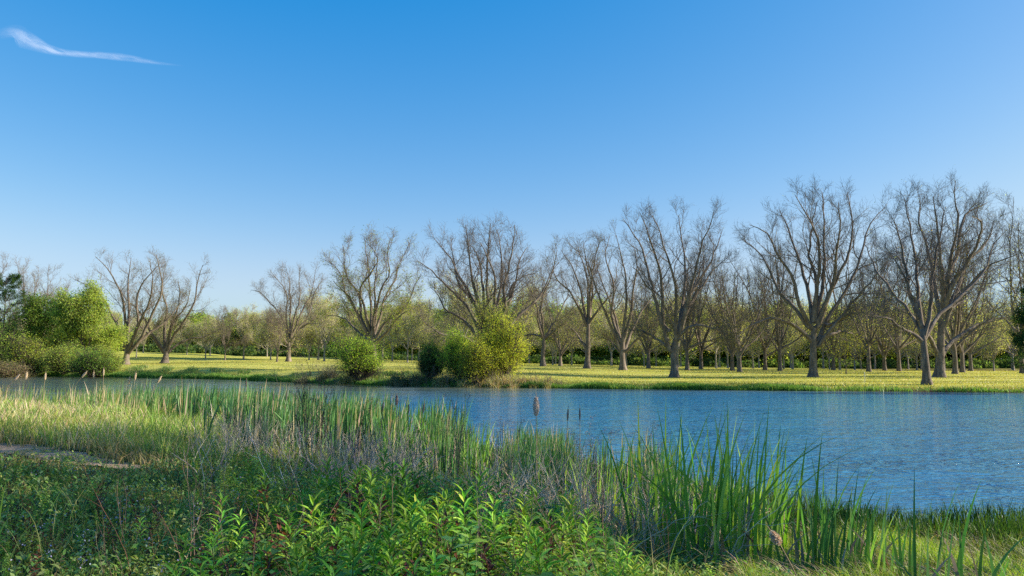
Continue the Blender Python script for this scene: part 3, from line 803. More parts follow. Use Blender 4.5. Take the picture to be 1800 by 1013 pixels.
# pine: whorled boughs
def pine(label, loc, H, col, name='pine_tree'):
    root = empty(name, tuple(loc)); tag(root, label, 'pine')
    tp = np.array([[0, 0, -.2], [.1, 0, H * .5], [0, .1, H]]); n = 60
    tr = trunk_tube(tp, .24, .03, 1.3, 12)
    z = H * (.22 + .78 * rng.random(n)); az = rng.random(n) * 2 * PI; L = (H * .30) * (1.15 - z / H) ** .7 + .6
    P = np.stack([0 * z, 0 * z, z], -1); D = np.stack([np.cos(az), np.sin(az), .25 + 0 * z], -1)
    p, r = grow(P, D, L, .05 + 0 * z, 6, .08, .05)
    obj('trunk', [tr, (*tubes(p, r, 4)[:2], None)], M_BARKD, root, smooth=True)
    P2, D2, L2, R2 = children(p, r, 9, .25, 1, .4, 1.0, .35, .012)
    p2, r2 = grow(P2, D2, L2, R2, 3, .1, .1)
    k = 14; tips = np.repeat(p2[:, 1:].reshape(-1, 3), k, 0); m_ = len(tips)
    pos = tips + rng.normal(0, .12, (m_, 3))
    obj('needles', [(*tubes(p2, r2, 3)[:2], np.tile([.05, .04, .03], (len(p2) * 4 * 3, 1)), 1), leafset(pos, rng.normal(0, 1, (m_, 3)) + [0, 0, .6], .26, .05, col(m_), roll=1)], [M_LEAFSOFT, M_BARKD], root)
    return root
PN = lambda n: mix((.035, .085, .03), (.09, .15, .035), .35, n)
pine('dark green pine cut by the left edge, in front of bare tree tops', place(2, 138), 17.0, PN)
pine('dark pine bough reaching in at the right edge of the view', np.array([*at(1850, 640, 62)[:2], gz(at(1850, 640, 62)[0], 62)]), 9.0, PN)

# ------------------------------------------------------------------ shrubs on the far bank, middle
YG = lambda n: mix((.44, .54, .05), (.62, .60, .08), .5, n)
MG = lambda n: mix((.32, .50, .06), (.48, .60, .07), .45, n)
shrub('tall_shrub', 'big yellow green shrub, brightest plant on the far bank, its right half', 882, 78, 562, 80, YG, .15, 26, 700, bottom=.10)
shrub('tall_shrub', 'olive green upright top of the big shrub cluster on the far bank', 866, 81, 530, 56, lambda n: mix((.34, .42, .08), (.48, .50, .10), .5, n), .14, 20, 430, bottom=.15)
shrub('tall_shrub', 'mid green left part of the big shrub cluster on the far bank', 808, 79, 583, 56, MG, .15, 22, 620, bottom=.10)
shrub('tall_shrub', 'yellowish low front bush of the big shrub cluster', 838, 76.5, 598, 60, YG, .14, 16, 520, bottom=.08)
shrub('round_shrub', 'umbrella shaped bright green shrub on bare stems, on the far bank', 632, 84, 594, 74, lambda n: mix((.42, .60, .07), (.28, .46, .06), .4, n), .15, 26, 520, bottom=.32)
shrub('dark_shrub', 'small dark green shrub standing left of the big yellow green one', 757, 81, 605, 42, lambda n: mix((.06, .14, .04), (.12, .24, .05), .4, n), .15, 14, 560, bottom=.15)
BR = lambda n: mix((.30, .24, .14), (.22, .26, .09), .45, n)
for (px, D, top, w, lab, cc) in [
    (548, 89, 626, 66, 'dark twiggy low bush left of the umbrella shaped shrub', lambda n: jit((.16, .15, .09), n)),
    (600, 85, 638, 50, 'grey brown brush under the left side of the umbrella shaped shrub', BR),
    (700, 80.5, 643, 50, 'low dull green brush between the round shrub and the small dark one', lambda n: mix((.08, .12, .05), (.16, .14, .08), .4, n)),
    (735, 79.5, 640, 40, 'low grey green weeds just left of the small dark shrub', lambda n: mix((.10, .14, .07), (.2, .16, .1), .4, n)),
    (785, 78, 648, 50, 'brown weeds at the foot of the big shrub cluster, left side', BR),
    (835, 76.5, 646, 50, 'straw coloured weeds in front of the big shrub cluster', lambda n: mix((.50, .38, .24), (.30, .33, .10), .4, n)),
    (880, 75.8, 646, 50, 'tan weeds below the bright right half of the big shrub', lambda n: mix((.44, .34, .22), (.28, .30, .10), .4, n)),
    (925, 75, 651, 50, 'rust brown brush right of the big shrub cluster', lambda n: mix((.38, .26, .15), (.28, .28, .10), .35, n)),
    (965, 74, 656, 44, 'last low rusty weeds trailing off right of the big shrub', lambda n: mix((.42, .32, .18), (.30, .32, .11), .5, n))]:
    b = place(px, D); H = h_of(top, D, b[2]); Wd = w / F * D
    root = empty('brush', tuple(b)); tag(root, lab, 'brush', 'dry brush along the far bank')
    n = 900; k = 7; cx_ = rng.normal(0, Wd * .30, k); cy_ = rng.normal(0, .5, k); ch_ = .35 + .65 * rng.random(k); ci = rng.integers(0, k, n)
    x_ = cx_[ci] + rng.normal(0, .22, n); y_ = cy_[ci] + rng.normal(0, .25, n); z_ = ground_z(x_ + b[0], y_ + b[1]) - b[2]
    obj('foliage', [blades(np.stack([x_, y_, z_], -1), H * ch_[ci] * (.35 + .6 * rng.random(n)), .03 + .03 * rng.random(n), .2 + .7 * rng.random(n), 3, np.clip(cc(n) * 1.25, 0, .8))], M_BLADE, root)
    n = 26; az = rng.random(n) * 2 * PI; kk = .6 * rng.random(n); P = np.stack([rng.normal(0, Wd * .3, n), rng.normal(0, .4, n), -.05 + 0 * az], -1)
    p_, r_ = grow(P, np.stack([np.cos(az) * kk, np.sin(az) * kk, 1 + 0 * az], -1), H * (.5 + .7 * rng.random(n)), .014 + 0 * az, 5, .12, .02)
    P, Dd, L_, R_ = children(p_, r_, 6, .25, 1, .4, .9, .45, .008); q_, r2_ = grow(P, Dd, L_, R_, 3, .15, .05)
    obj('stem', [(*tubes(p_, r_, 3)[:2], None), (*tubes(q_, r2_, 3)[:2], None)], M_TWIG, root)

# reedy grass fringe at the far waterline
def along_far(px0, px1, n):
    t = np.linspace(0, 1, 600); 
    pxs = px0 + (px1 - px0) * rng.random(n)
    # find the waterline along each ray
    ys = np.linspace(58, 150, 400); bins = np.linspace(px0 - 1, px1 + 1, 260); yl = []
    for b in bins:
        s = shore((b - 900) / F * ys / _cp, ys); k = np.where(s > 0)[0]
        yl.append(ys[k[0]] if len(k) else 150)
    return pxs, np.interp(pxs, bins, yl)
pxs, yl = along_far(-60, 1860, 90000)
fr = rng.random(len(pxs))
off = np.where(rng.random(len(pxs)) < .7, rng.gamma(1.6, .45, len(pxs)) - .5, rng.random(len(pxs)) * 4)
y = yl + off; x = (pxs - 900) / F * y / _cp
s = shore(x, y); cl = .5 + .5 * wob(x, y, 1.4); 
thin = np.interp(pxs, [1330, 1480], [1.0, .15]) * np.where((pxs > 1065) & (pxs < 1150), .35, 1) * (.35 + .65 * (cl > .33))
ok = (s > -.5) & (rng.random(len(x)) < thin); x, y, s, cl, pxs = x[ok], y[ok], s[ok], cl[ok], pxs[ok]
n = len(x); lf = pxs < 500
hh = (.22 + .36 * cl * np.clip(1.4 - s / 2.5, .25, 1)) * (.7 + .6 * rng.random(n)) * np.where(lf, 1.35, 1) * np.interp(pxs, [1330, 1480], [1.0, .8])
g = np.where((s < 1.3)[:, None], mix((.13, .26, .045), (.22, .36, .07), .5, n), mix((.34, .33, .09), (.20, .26, .06), .4, n))
base = np.stack([x, y, np.maximum(ground_z(x, y), -.05)], -1)
tag(obj('bank_grass', [blades(base, hh, .035 + .03 * rng.random(n), .15 + .5 * rng.random(n), 2, g)], M_BLADE), 'fringe of green reedy grass along the far waterline', 'grass', kind='stuff')
# taller weeds on the far bank at left
tag_n = 26000
pxs, yl = along_far(-40, 760, tag_n); y = yl + rng.random(tag_n) * 7; x = (pxs - 900) / F * y / _cp
cl = wob(x, y, 1.1) + .5 * wob(x, y, 3.1); ok = cl > .1; x, y = x[ok], y[ok]; n = len(x)
tag(obj('bank_weeds', [blades(np.stack([x, y, ground_z(x, y)], -1), .25 + .45 * rng.random(n), .05 + .04 * rng.random(n), .2 + .5 * rng.random(n), 2, mix((.18, .30, .07), (.36, .34, .16), .3, n))], M_BLADE),
    'patchy green weeds on the far bank at the left', 'weeds', kind='stuff')
# rough tufts across the field so that the low sun catches it
n = 260000
pxs = -40 + 1900 * rng.random(n); y = 62 + 150 * rng.random(n) ** 1.5
x = (pxs - 900) / F * y / _cp; s = shore(x, y)
rowp = .5 + .5 * np.sin(y * .9 + .4 * np.sin(x * .07)); ok = (s > 1.0) & (rng.random(n) < .35 + .65 * rowp); x, y = x[ok], y[ok]; n = len(x)
tag(obj('field_grass', [blades(np.stack([x, y, ground_z(x, y)], -1), .04 + .07 * rng.random(n), .035 + .0008 * y, .2 + .6 * rng.random(n), 1, mix((.46, .46, .085), (.58, .48, .17), .4, n, .12) * np.interp(np.sin(y * .55 + 1.2 * np.sin(x * .03) + .8 * np.sin(y * .21)), [-1, -.55, -.2, 1], [.52, .62, 1, 1])[:, None])], M_BLADE),  # tint darkened in bands to paint long tree shadows across the field
    'rough yellow green grass of the open field', 'grass', kind='stuff')

# small white marker post near the far bank
b = place(1519, 74.0)
root = empty('marker_post', tuple(b)); tag(root, 'small pale marker stake standing in the field grass beside the far bank', 'marker')
obj('post', [(*tubes(np.array([[[0, 0, -.1], [0, 0, .45], [0, 0, .95]]]), np.array([[.022, .022, .02]]), 6)[:2], np.tile([.6, .6, .56], (18, 1)))], M_DRY, root)
obj('crossbar', [(*tubes(np.array([[[-.12, 0, .62], [0, 0, .62], [.12, 0, .62]]]), np.array([[.02, .02, .02]]), 6)[:2], np.tile([.6, .6, .56], (18, 1)))], M_DRY, root)

# ------------------------------------------------------------------ cirrus wisp
def cirrus():
    Y = 5200.0
    ctl = [(-5, 66), (20, 60), (50, 72), (90, 88), (130, 95), (180, 98), (230, 103), (270, 110), (325, 116)]
    wid = [10, 14, 8, 6, 6, 7, 5, 3, 1.2]
    P = resample([at(a, b, Y + 4 * (a)) for a, b in ctl], 70)
    W_ = np.interp(np.linspace(0, 1, 70), np.linspace(0, 1, len(wid)), wid) / F * Y
    ph = np.linspace(0, 2 * PI, 20, endpoint=False)
    T = norm(np.gradient(P, axis=0)); U = norm(np.cross(T, np.array([0, 1.0, 0]))); 
    V = P[:, None, :] + W_[:, None, None] * (np.cos(ph)[None, :, None] * U[:, None, :] * 1.6 + np.sin(ph)[None, :, None] * np.array([0, 1.0, 0]) * .5)
    idx = np.arange(70 * 20).reshape(70, 20); nx = np.roll(idx, -1, 1)
    f = np.stack([idx[:-1], nx[:-1], nx[1:], idx[1:]], -1).reshape(-1, 4)
    # second coordinate stored in tint: across the wisp, along the wisp
    t = np.stack([np.tile(np.cos(ph) * .5 + .5, 70), np.repeat(np.linspace(0, 1, 70), 20), np.zeros(1400)], -1)
    return V.reshape(-1, 3), f, t
m, nt, o = newmat('cloud_wisp')
at_ = nt.nodes.new('ShaderNodeAttribute'); at_.attribute_name = 'tint'
sp = nt.nodes.new('ShaderNodeSeparateColor'); nt.links.new(at_.outputs['Color'], sp.inputs[0])
mp = nt.nodes.new('ShaderNodeMapping'); mp.inputs['Scale'].default_value = (2.2, 7, 1); nt.links.new(at_.outputs['Vector'], mp.inputs[0])
nn = noise(nt, 1.6, 6, .62, mp.outputs[0], .8)
cr = ramp(nt, sp.outputs[0], [(0.05, (0, 0, 0)), (.42, (.95, .95, .95)), (.62, (.8, .8, .8)), (1.0, (0, 0, 0))])
en = ramp(nt, sp.outputs[1], [(0, (0, 0, 0)), (.12, (.9, .9, .9)), (.55, (.8, .8, .8)), (.8, (.4, .4, .4)), (1, (0, 0, 0))])
nr = ramp(nt, nn.outputs['Fac'], [(.30, (.05, .05, .05)), (.72, (1, 1, 1))])
m1 = nt.nodes.new('ShaderNodeMath'); m1.operation = 'MULTIPLY'; nt.links.new(cr.outputs[0], m1.inputs[0]); nt.links.new(en.outputs[0], m1.inputs[1])
m2 = nt.nodes.new('ShaderNodeMath'); m2.operation = 'MULTIPLY'; nt.links.new(m1.outputs[0], m2.inputs[0]); nt.links.new(nr.outputs[0], m2.inputs[1])
m3 = nt.nodes.new('ShaderNodeMath'); m3.operation = 'MULTIPLY'; nt.links.new(m2.outputs[0], m3.inputs[0]); m3.inputs[1].default_value = .26
tr = nt.nodes.new('ShaderNodeBsdfTransparent'); df = nt.nodes.new('ShaderNodeBsdfTranslucent'); df.inputs[0].default_value = (.95, .95, .97, 1)
dd = nt.nodes.new('ShaderNodeBsdfDiffuse'); dd.inputs[0].default_value = (.95, .95, .97, 1); ds = nt.nodes.new('ShaderNodeMixShader')
nt.links.new(df.outputs[0], ds.inputs[1]); nt.links.new(dd.outputs[0], ds.inputs[2])
mxs = nt.nodes.new('ShaderNodeMixShader'); nt.links.new(m3.outputs[0], mxs.inputs[0]); nt.links.new(tr.outputs[0], mxs.inputs[1]); nt.links.new(ds.outputs[0], mxs.inputs[2])
nt.links.new(mxs.outputs[0], o.inputs[0])
cv = cirrus()
cc = cv[0].mean(0)
tag(obj('cloud', [(cv[0] - cc, cv[1], cv[2])], m, smooth=True, loc=tuple(cc)), 'thin white wisp of cirrus trailing across the blue sky', 'cloud')

# ------------------------------------------------------------------ shade trees on the near bank, right of the camera
SH = lambda n: mix((.06, .13, .03), (.12, .20, .04), .4, n)
for (x, y, H, fk, lab) in [(18, 8.0, 16, .53, 'tall leafy shade tree on the near bank, nearest to the path'), (18.5, 12.2, 16, .56, 'tall leafy shade tree on the near bank, nearest to the water'),
                      (21, 0.6, 15, .55, 'tall leafy shade tree on the near bank, behind the viewpoint')]:
    leafy('shade_tree', lab, np.array([x, y, max(gz(x, y), .0)]), H, 8, SH, n=10, r=.28, cat='tree', group='shade trees on the near bank', lsz=.19, ln=1, sig=.5, levels=(7, 5, 4, 2), fork=fk, spread=1.2, lo=2)


# ------------------------------------------------------------------ foreground
def fan(n, r0, r1, a=42, p=1.0):
    """points on the near land in front of the camera"""
    r = r0 + (r1 - r0) * rng.random(n) ** p
    th = np.radians((rng.random(n) * 2 - 1) * a)
    x = r * np.sin(th); y = r * np.cos(th)
    return x, y
def px_of(x, y): return 900 + x / np.maximum(y, .1) * F
def b3(x, y, dz=0.0): return np.stack([x, y, ground_z(x, y) + dz], -1)

# dirt path: a sheet lying on the ground
def path_mesh():
    ctl = [(-30, 22), (-18, 18.0), (-12, 15.9), (-9.2, 14.7), (-7.6, 13.7), (-6.3, 12.75), (-5.6, 12.2)]
    wd = [1.3, 1.25, 1.15, 1.0, .8, .55, .2]
    P = resample([(a, b, 0) for a, b in ctl], 80); W_ = np.interp(np.linspace(0, 1, 80), np.linspace(0, 1, 7), wd)
    T = norm(np.gradient(P, axis=0)); N = np.stack([-T[:, 1], T[:, 0], 0 * T[:, 0]], -1)
    k = np.linspace(-1, 1, 9); wv = 1 + .14 * np.sin(np.arange(80) * .7)[:, None] + .2 * rng.normal(0, 1, (80, 9)) * (np.abs(k)[None] > .9)
    V = P[:, None, :] + N[:, None, :] * (k[None, :, None] * (W_[:, None] * wv)[:, :, None])
    V = V.reshape(-1, 3); V[:, 2] = ground_z(V[:, 0], V[:, 1]) + .02
    idx = np.arange(720).reshape(80, 9)
    return V, np.stack([idx[:-1, :-1], idx[1:, :-1], idx[1:, 1:], idx[:-1, 1:]], -1).reshape(-1, 4)
m, nt, o = newmat('dirt_path')
geo = nt.nodes.new('ShaderNodeNewGeometry')
n1 = noise(nt, 3, 8, .75, geo.outputs['Position']); r_ = ramp(nt, n1.outputs['Fac'], [(.32, (.20, .125, .07)), (.5, (.40, .27, .16)), (.66, (.58, .43, .26))])
p = nt.nodes.new('ShaderNodeBsdfPrincipled'); p.inputs['Roughness'].default_value = .95; nt.links.new(r_.outputs[0], p.inputs['Base Color'])
bp = nt.nodes.new('ShaderNodeBump'); bp.inputs['Distance'].default_value = .04; n2 = noise(nt, 14, 6, .8, geo.outputs['Position']); nt.links.new(n2.outputs['Fac'], bp.inputs['Height']); nt.links.new(bp.outputs[0], p.inputs['Normal'])
nt.links.new(p.outputs[0], o.inputs[0])
tag(obj('dirt_path', [(*path_mesh(), None)], m, smooth=True), kind='structure')
PATH = np.array([(-30, 22), (-18, 18.0), (-12, 15.9), (-9.2, 14.7), (-7.6, 13.7), (-6.3, 12.75), (-5.6, 12.2)])
def path_d(x, y):
    """signed distance from the path line, positive beyond it (towards the water)"""
    best = np.full(x.shape, 1e9)
    for a, b in zip(PATH[:-1], PATH[1:]):
        e = b - a; t = np.clip(((x - a[0]) * e[0] + (y - a[1]) * e[1]) / (e @ e), 0, 1)
        best = np.minimum(best, np.hypot(x - a[0] - t * e[0], y - a[1] - t * e[1]))
    yl = np.interp(x, PATH[:, 0], PATH[:, 1])
    return np.where(y > yl, best, -best)

# 1. short turf and herbs before and around the path
x, y = fan(150000, 3.6, 26, 46, 1.25)
s = shore(x, y); pd = path_d(x, y); px = px_of(x, y)
ok = (s > .2) & (np.abs(pd + .25 * wob(x, y, .5)) > (.3 + .6 * rng.random(len(x))) * np.clip((-x - 5.4) / 2, 0, 1))
x, y, s, pd, px = x[ok], y[ok], s[ok], pd[ok], px[ok]; n = len(x)
r = np.hypot(x, y)
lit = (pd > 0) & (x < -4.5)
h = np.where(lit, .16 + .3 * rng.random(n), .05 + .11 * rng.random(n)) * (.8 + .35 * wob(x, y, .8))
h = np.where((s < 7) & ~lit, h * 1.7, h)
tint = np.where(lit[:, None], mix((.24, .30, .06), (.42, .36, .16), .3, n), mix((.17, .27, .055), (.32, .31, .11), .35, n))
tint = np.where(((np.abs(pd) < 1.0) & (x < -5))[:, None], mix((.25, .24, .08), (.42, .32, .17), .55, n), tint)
tag(obj('grass', [blades(b3(x, y), np.maximum(h, .03), .004 + .0009 * r, .2 + .7 * rng.random(n), 2, tint)], M_BLADE), 'short rough grass of the near bank', 'grass', kind='stuff')

n = 3000; t_ = rng.random(n); px_ = -13 + 7.5 * t_; py_ = np.interp(px_, PATH[:, 0], PATH[:, 1]) + rng.normal(0, .55, n); ok = wob(px_, py_, .3) > .0; px_, py_ = px_[ok], py_[ok]; n = len(px_)
tag(obj('path_litter', [blades(b3(px_, py_, .02), .03 + .07 * rng.random(n), .016 + 0 * px_, .5 + 1.2 * rng.random(n), 2, mix((.46, .36, .22), (.22, .28, .08), .45, n))], M_BLADE), 'dry leaves and grass scraps scattered along the dirt path', 'litter', kind='stuff')
# 2. small herb leaves: clover like ground cover in the shaded lawn
x, y = fan(100000, 3.6, 15, 44, 1.1); s = shore(x, y); pd = path_d(x, y)
dn = .5 + .5 * wob(x, y, .35); ok = (s > 4.5) & (pd < -.3 + 20 * (x > -5.5)) & (rng.random(len(x)) < .25 + .75 * dn); x, y = x[ok], y[ok]; n = len(x); dn = dn[ok]
z = .02 + .16 * rng.random(n) * (.5 + dn); az = rng.random(n) * 2 * PI
dirs = np.stack([np.cos(az), np.sin(az), .1 + .8 * rng.random(n)], -1); ls = .022 + .035 * rng.random(n) + .0012 * np.hypot(x, y)
tag(obj('ground_cover', [leafset(b3(x, y) + np.stack([0 * z, 0 * z, z], -1), dirs, ls, ls * .45, mix((.20, .35, .07), (.36, .44, .14), .35, n))], M_LEAF), 'low leafy herbs covering the shaded turf', 'herbs', kind='stuff')

# 3. dense rush grass on the water's edge
x, y = fan(260000, 8, 42, 46, .9); s = shore(x, y); px = px_of(x, y)
wd = np.where(px > 1350, 1.5, np.where(px > 600, 2.2, 1.4)) + .5 * wob(x, y, .7)
ok = (s > -.45) & (s < wd); x, y, s, px = x[ok], y[ok], s[ok], px[ok]; n = len(x)
if n > 60000: k = rng.choice(n, 60000, False); x, y, s, px = x[k], y[k], s[k], px[k]; n = 60000
r = np.hypot(x, y)
h = (.22 + .26 * rng.random(n)) * (.85 + .3 * wob(x, y, .45)) 
tag(obj('rush_grass', [blades(np.stack([x, y, np.maximum(ground_z(x, y), -.06)], -1), h, .004 + .0007 * r, .1 + .45 * rng.random(n), 3, mix((.045, .11, .018), (.10, .18, .03), .35, n))], M_BLADE),  # tint set dark in place of tree shade along this shore
    'dense fine rush grass lining the near water edge', 'grass', kind='stuff')
# 3b. sunny tufts at lower right
x, y = fan(120000, 5.0, 12, 44, .8); s = shore(x, y); px = px_of(x, y); ok = (px > 1290) & (s > 1.2); x, y, s = x[ok], y[ok], s[ok]; n = len(x)
if n > 34000: k = rng.choice(n, 34000, False); x, y = x[k], y[k]; n = 34000
h = (.14 + .20 * rng.random(n)) * (.9 + .5 * wob(x, y, .3))
tag(obj('meadow_grass', [blades(b3(x, y), np.maximum(h, .05), .004 + .0006 * np.hypot(x, y), .2 + .6 * rng.random(n), 3, mix((.24, .40, .03), (.40, .48, .06), .35, n) * np.interp(wob(x, y, .45), [-.5, -.05, .3], [.35, .7, 1.0])[:, None])], M_BLADE),
    'bright green meadow grass at the wet right corner', 'grass', kind='stuff')
k = rng.random(n) < .10; xx, yy = x[k], y[k]; nn_ = len(xx)
tag(obj('dead_thatch', [blades(b3(xx, yy, .03), .2 + .2 * rng.random(nn_), .006 + 0 * xx, .8 + .6 * rng.random(nn_), 3, jit((.42, .33, .22), nn_), az=2.6 + rng.normal(0, .5, nn_))], M_DRY), 'pale dead grass lying among the green meadow', 'dead grass', kind='stuff')

# 4. left meadow: tall mixed grass beyond the path, blond and green, with reddish seed heads
x, y = fan(140000, 13, 38, 46, .9); s = shore(x, y); pd = path_d(x, y); px = px_of(x, y)
ok = (px < 420) & (pd > .7 + .3 * wob(x, y, .5)) & (s > .5) & (y > 12.8); x, y, s, px = x[ok], y[ok], s[ok], px[ok]; n = len(x)
if n > 52000: k = rng.choice(n, 52000, False); x, y, s, px = x[k], y[k], s[k], px[k]; n = 52000
h = (.28 + .55 * rng.random(n)) * np.clip(1.3 - s / 18, .6, 1.2) * (.8 + .35 * wob(x, y, .9))
c = .5 + .5 * wob(x, y, 1.6)
t = np.where((rng.random(n) < .15 + .45 * c * (px < 230))[:, None], mix((.60, .50, .30), (.64, .46, .36), .4, n), mix((.22, .36, .06), (.38, .44, .11), .4, n))
tag(obj('tall_grass', [blades(b3(x, y), np.maximum(h, .1), .005 + .0008 * y, .15 + .5 * rng.random(n), 3, t)], M_BLADE), 'tall green and straw coloured grass between path and reeds', 'grass', kind='stuff')

# 5. cattail beds
def reedleaves(x, y, hmin, hmax, w=.016, per=5, spread=.12, tint=None, base_z=None, lean=(.03, .22), segs=5):
    x = np.repeat(x, per); y = np.repeat(y, per); n = len(x)
    hs_ = np.clip(np.repeat(rng.random(n // per) * .6 + .2 * (1 + wob(x[::per], y[::per], .5)), per) * .75 + rng.random(n) * .35, 0, 1)
    h = hmin + (hmax - hmin) * hs_
    xx = x + rng.normal(0, spread, n) * .5; yy = y + rng.normal(0, spread, n) * .5
    z = np.maximum(ground_z(xx, yy), -.15) if base_z is None else np.full(n, base_z)
    t = np.where((rng.random(n) < .14)[:, None], jit((.46, .36, .24), n), mix((.065, .17, .065), (.13, .27, .075), .4, n, .16)) if tint is None else tint(n)
    ln = lean[0] + (lean[1] - lean[0]) * rng.random(n) ** 1.6
    kink = rng.random(n) < .06; ln = np.where(kink, .55, ln)
    az = np.arctan2(yy - y, xx - x) + rng.normal(0, .5, n); az = np.where(rng.random(n) < .5, rng.normal(0.2, .8, n), az)
    return blades(np.stack([xx, yy, z], -1), h, w * (.75 + .5 * rng.random(n)), ln, segs, t, az=az)
x, y = fan(9000, 17, 42, 44, .8); s = shore(x, y); px = px_of(x, y)
cov = np.interp(px, [-200, 0, 130, 230, 420, 620, 760, 830], [.32, .30, .18, .50, .9, .9, .5, .0])
lim = np.interp(px, [-200, 150, 260, 430, 620, 830], [3.0, 3.0, 6.5, 8.5, 6.5, 3.0])
ok = (s > -.4) & (s < lim * (.8 + .25 * wob(x, y, .7))) & (rng.random(len(x)) < cov * (.45 + .75 * (wob(x, y, .55) > -.15))); x, y = x[ok], y[ok]
print('cattails bed', len(x))
if len(x) > 2000: x, y = x[:2000], y[:2000]
tag(obj('reed_bed', [reedleaves(x, y, .7, 1.75, .044, 6, .10)], M_BLADE), 'dense bed of green cattail leaves along the near shore at left and centre', 'cattails', kind='stuff')
x, y = fan(9000, 18, 42, 44, .8); s = shore(x, y); px = px_of(x, y)
ok = (s > -.3) & (s < 8 * (.75 + .3 * wob(x, y, .8))) & (px < 300) & (wob(x, y, .5) > -.35) & (rng.random(len(x)) < .75); x, y = x[ok][:1500], y[ok][:1500]
tag(obj('pale_reeds', [reedleaves(x, y, .55, 1.35, .030, 6, .14, tint=lambda n: np.where((rng.random(n) < .3)[:, None], jit((.56, .44, .28), n), mix((.14, .26, .07), (.26, .38, .10), .4, n)))], M_BLADE), 'paler reeds mixed with straw along the shore at the left edge', 'cattails', kind='stuff')
x, y = fan(9000, 9, 26, 30, .8); s = shore(x, y); px = px_of(x, y)
ok = (s > .4) & (s < 4.2) & (px > 760) & (px < 1190) & (wob(x, y, .45) > -.05) & (rng.random(len(x)) < .55); x, y = x[ok][:330], y[ok][:330]
tag(obj('green_reeds', [reedleaves(x, y, .55, 1.25, .026, 6, .12)], M_BLADE), 'dark green cattail leaves rising behind the dead twigs, centre', 'cattails', kind='stuff')
# dry stalks tangled in the reeds
def stalks(x, y, h0, h1, r0, tint, lean=.5, segs=5, curl=.10, branch=3, bl=.35):
    n = len(x); L = h0 + (h1 - h0) * rng.random(n)
    az = rng.random(n) * 2 * PI; k = lean * rng.random(n)
    D = np.stack([np.cos(az) * k, np.sin(az) * k, np.ones(n)], -1)
    p, r = grow(b3(x, y, -.02), D, L, r0 * (.6 + .7 * rng.random(n)), segs, curl, .0, .4)
    t = tint(n); a = tubes(p, r, 3, t)
    if branch:
        P, Dd, Lc, R = children(p, r, branch, .4, 1, .3, .8, bl, r0 * .35)
        q, rr = grow(P, Dd, Lc, np.minimum(R, r0 * .6), 3, .14, .03, .4)
        return merge(a, tubes(q, rr, 3, np.repeat(t, branch, 0)))
    return a
GREY = lambda n: mix((.38, .33, .30), (.54, .46, .36), .45, n, .3)
x, y = fan(9000, 9, 22, 38, 1.0); px = px_of(x, y); s = shore(x, y)
ok = (px > 330) & (px < 900) & (s > 1.0) & (y > 10.2 + .0 * px) & (wob(x, y, .6) > -.1) & (rng.random(len(x)) < np.interp(px, [330, 450, 700, 900], [.2, .8, .7, .3])); x, y = x[ok][:1300], y[ok][:1300]
tag(obj('dry_thicket', [stalks(x, y, .4, 1.05, .006, GREY, .7, 5, .13, 4, .45)], M_DRY), 'grey tangle of dead weed stalks in front of the reeds', 'dead stalks', kind='stuff')
x, y = fan(5000, 7.4, 12, 30, 1.0); px = px_of(x, y); s = shore(x, y)
ok = (px > 830) & (px < 1320) & (s > 1.6) & (y > 7.6); x, y = x[ok][:330], y[ok][:330]
tag(obj('dry_twigs', [stalks(x, y, .4, 1.15, .0072, lambda n: mix((.66, .56, .42), (.44, .36, .28), .35, n), 1.2, 7, .20, 4, .55),
                     blades(b3(x, y), .3 + .4 * rng.random(len(x)), np.full(len(x), .012), .5 + .7 * rng.random(len(x)), 4, jit((.40, .31, .22), len(x)))], M_DRY), 'tan dead twigs and broken reed leaves tangled left of the bright cattails', 'dead twigs', kind='stuff')

# pieces of single plants ------------------------------------------------
def cattail_clump(label, px, D, n, hmin, hmax, w=.02, lean=(.03, .25), tint=None, dead=6, group='cattail clumps standing apart in the foreground', spread=.3, dx=0.0):
    b = place_near(px, D)
    root = empty('cattail_clump', tuple(b)); tag(root, label, 'cattail', group)
    x = np.full(n, 0.0) + rng.normal(0, spread * .6, n); y = rng.normal(0, spread * .4, n)
    h = hmin + (hmax - hmin) * rng.random(n)
    t = mix((.14, .31, .05), (.30, .48, .08), .45, n, .14) if tint is None else tint(n)
    az = np.where(x > 0, 0, PI) + rng.normal(0, .9, n); az = np.where(rng.random(n) < .35, rng.normal(0, .4, n), az)
    ln = lean[0] + (lean[1] - lean[0]) * rng.random(n) ** 1.4
    ln = np.where(rng.random(n) < .08, .7, ln)
    obj('leaf_blades', [blades(np.stack([x, y, 0 * x - .03], -1), h, w * (.7 + .5 * rng.random(n)), ln, 7, t, az=az)], M_BLADE, root)
    if dead:
        xx = rng.normal(0, spread * .7, dead); yy = rng.normal(0, spread * .5, dead)
        obj('dead_leaves', [blades(np.stack([xx, yy, 0 * xx], -1), hmax * (.25 + .35 * rng.random(dead)), w * 1.3 * np.ones(dead), .2 + .8 * rng.random(dead), 5, jit((.34, .25, .17), dead))], M_DRY, root)
    return root
def place_near(px, D):
    X = (px - 900) / F * D
    return np.array([X, D, max(gz(X, D), -.1)])
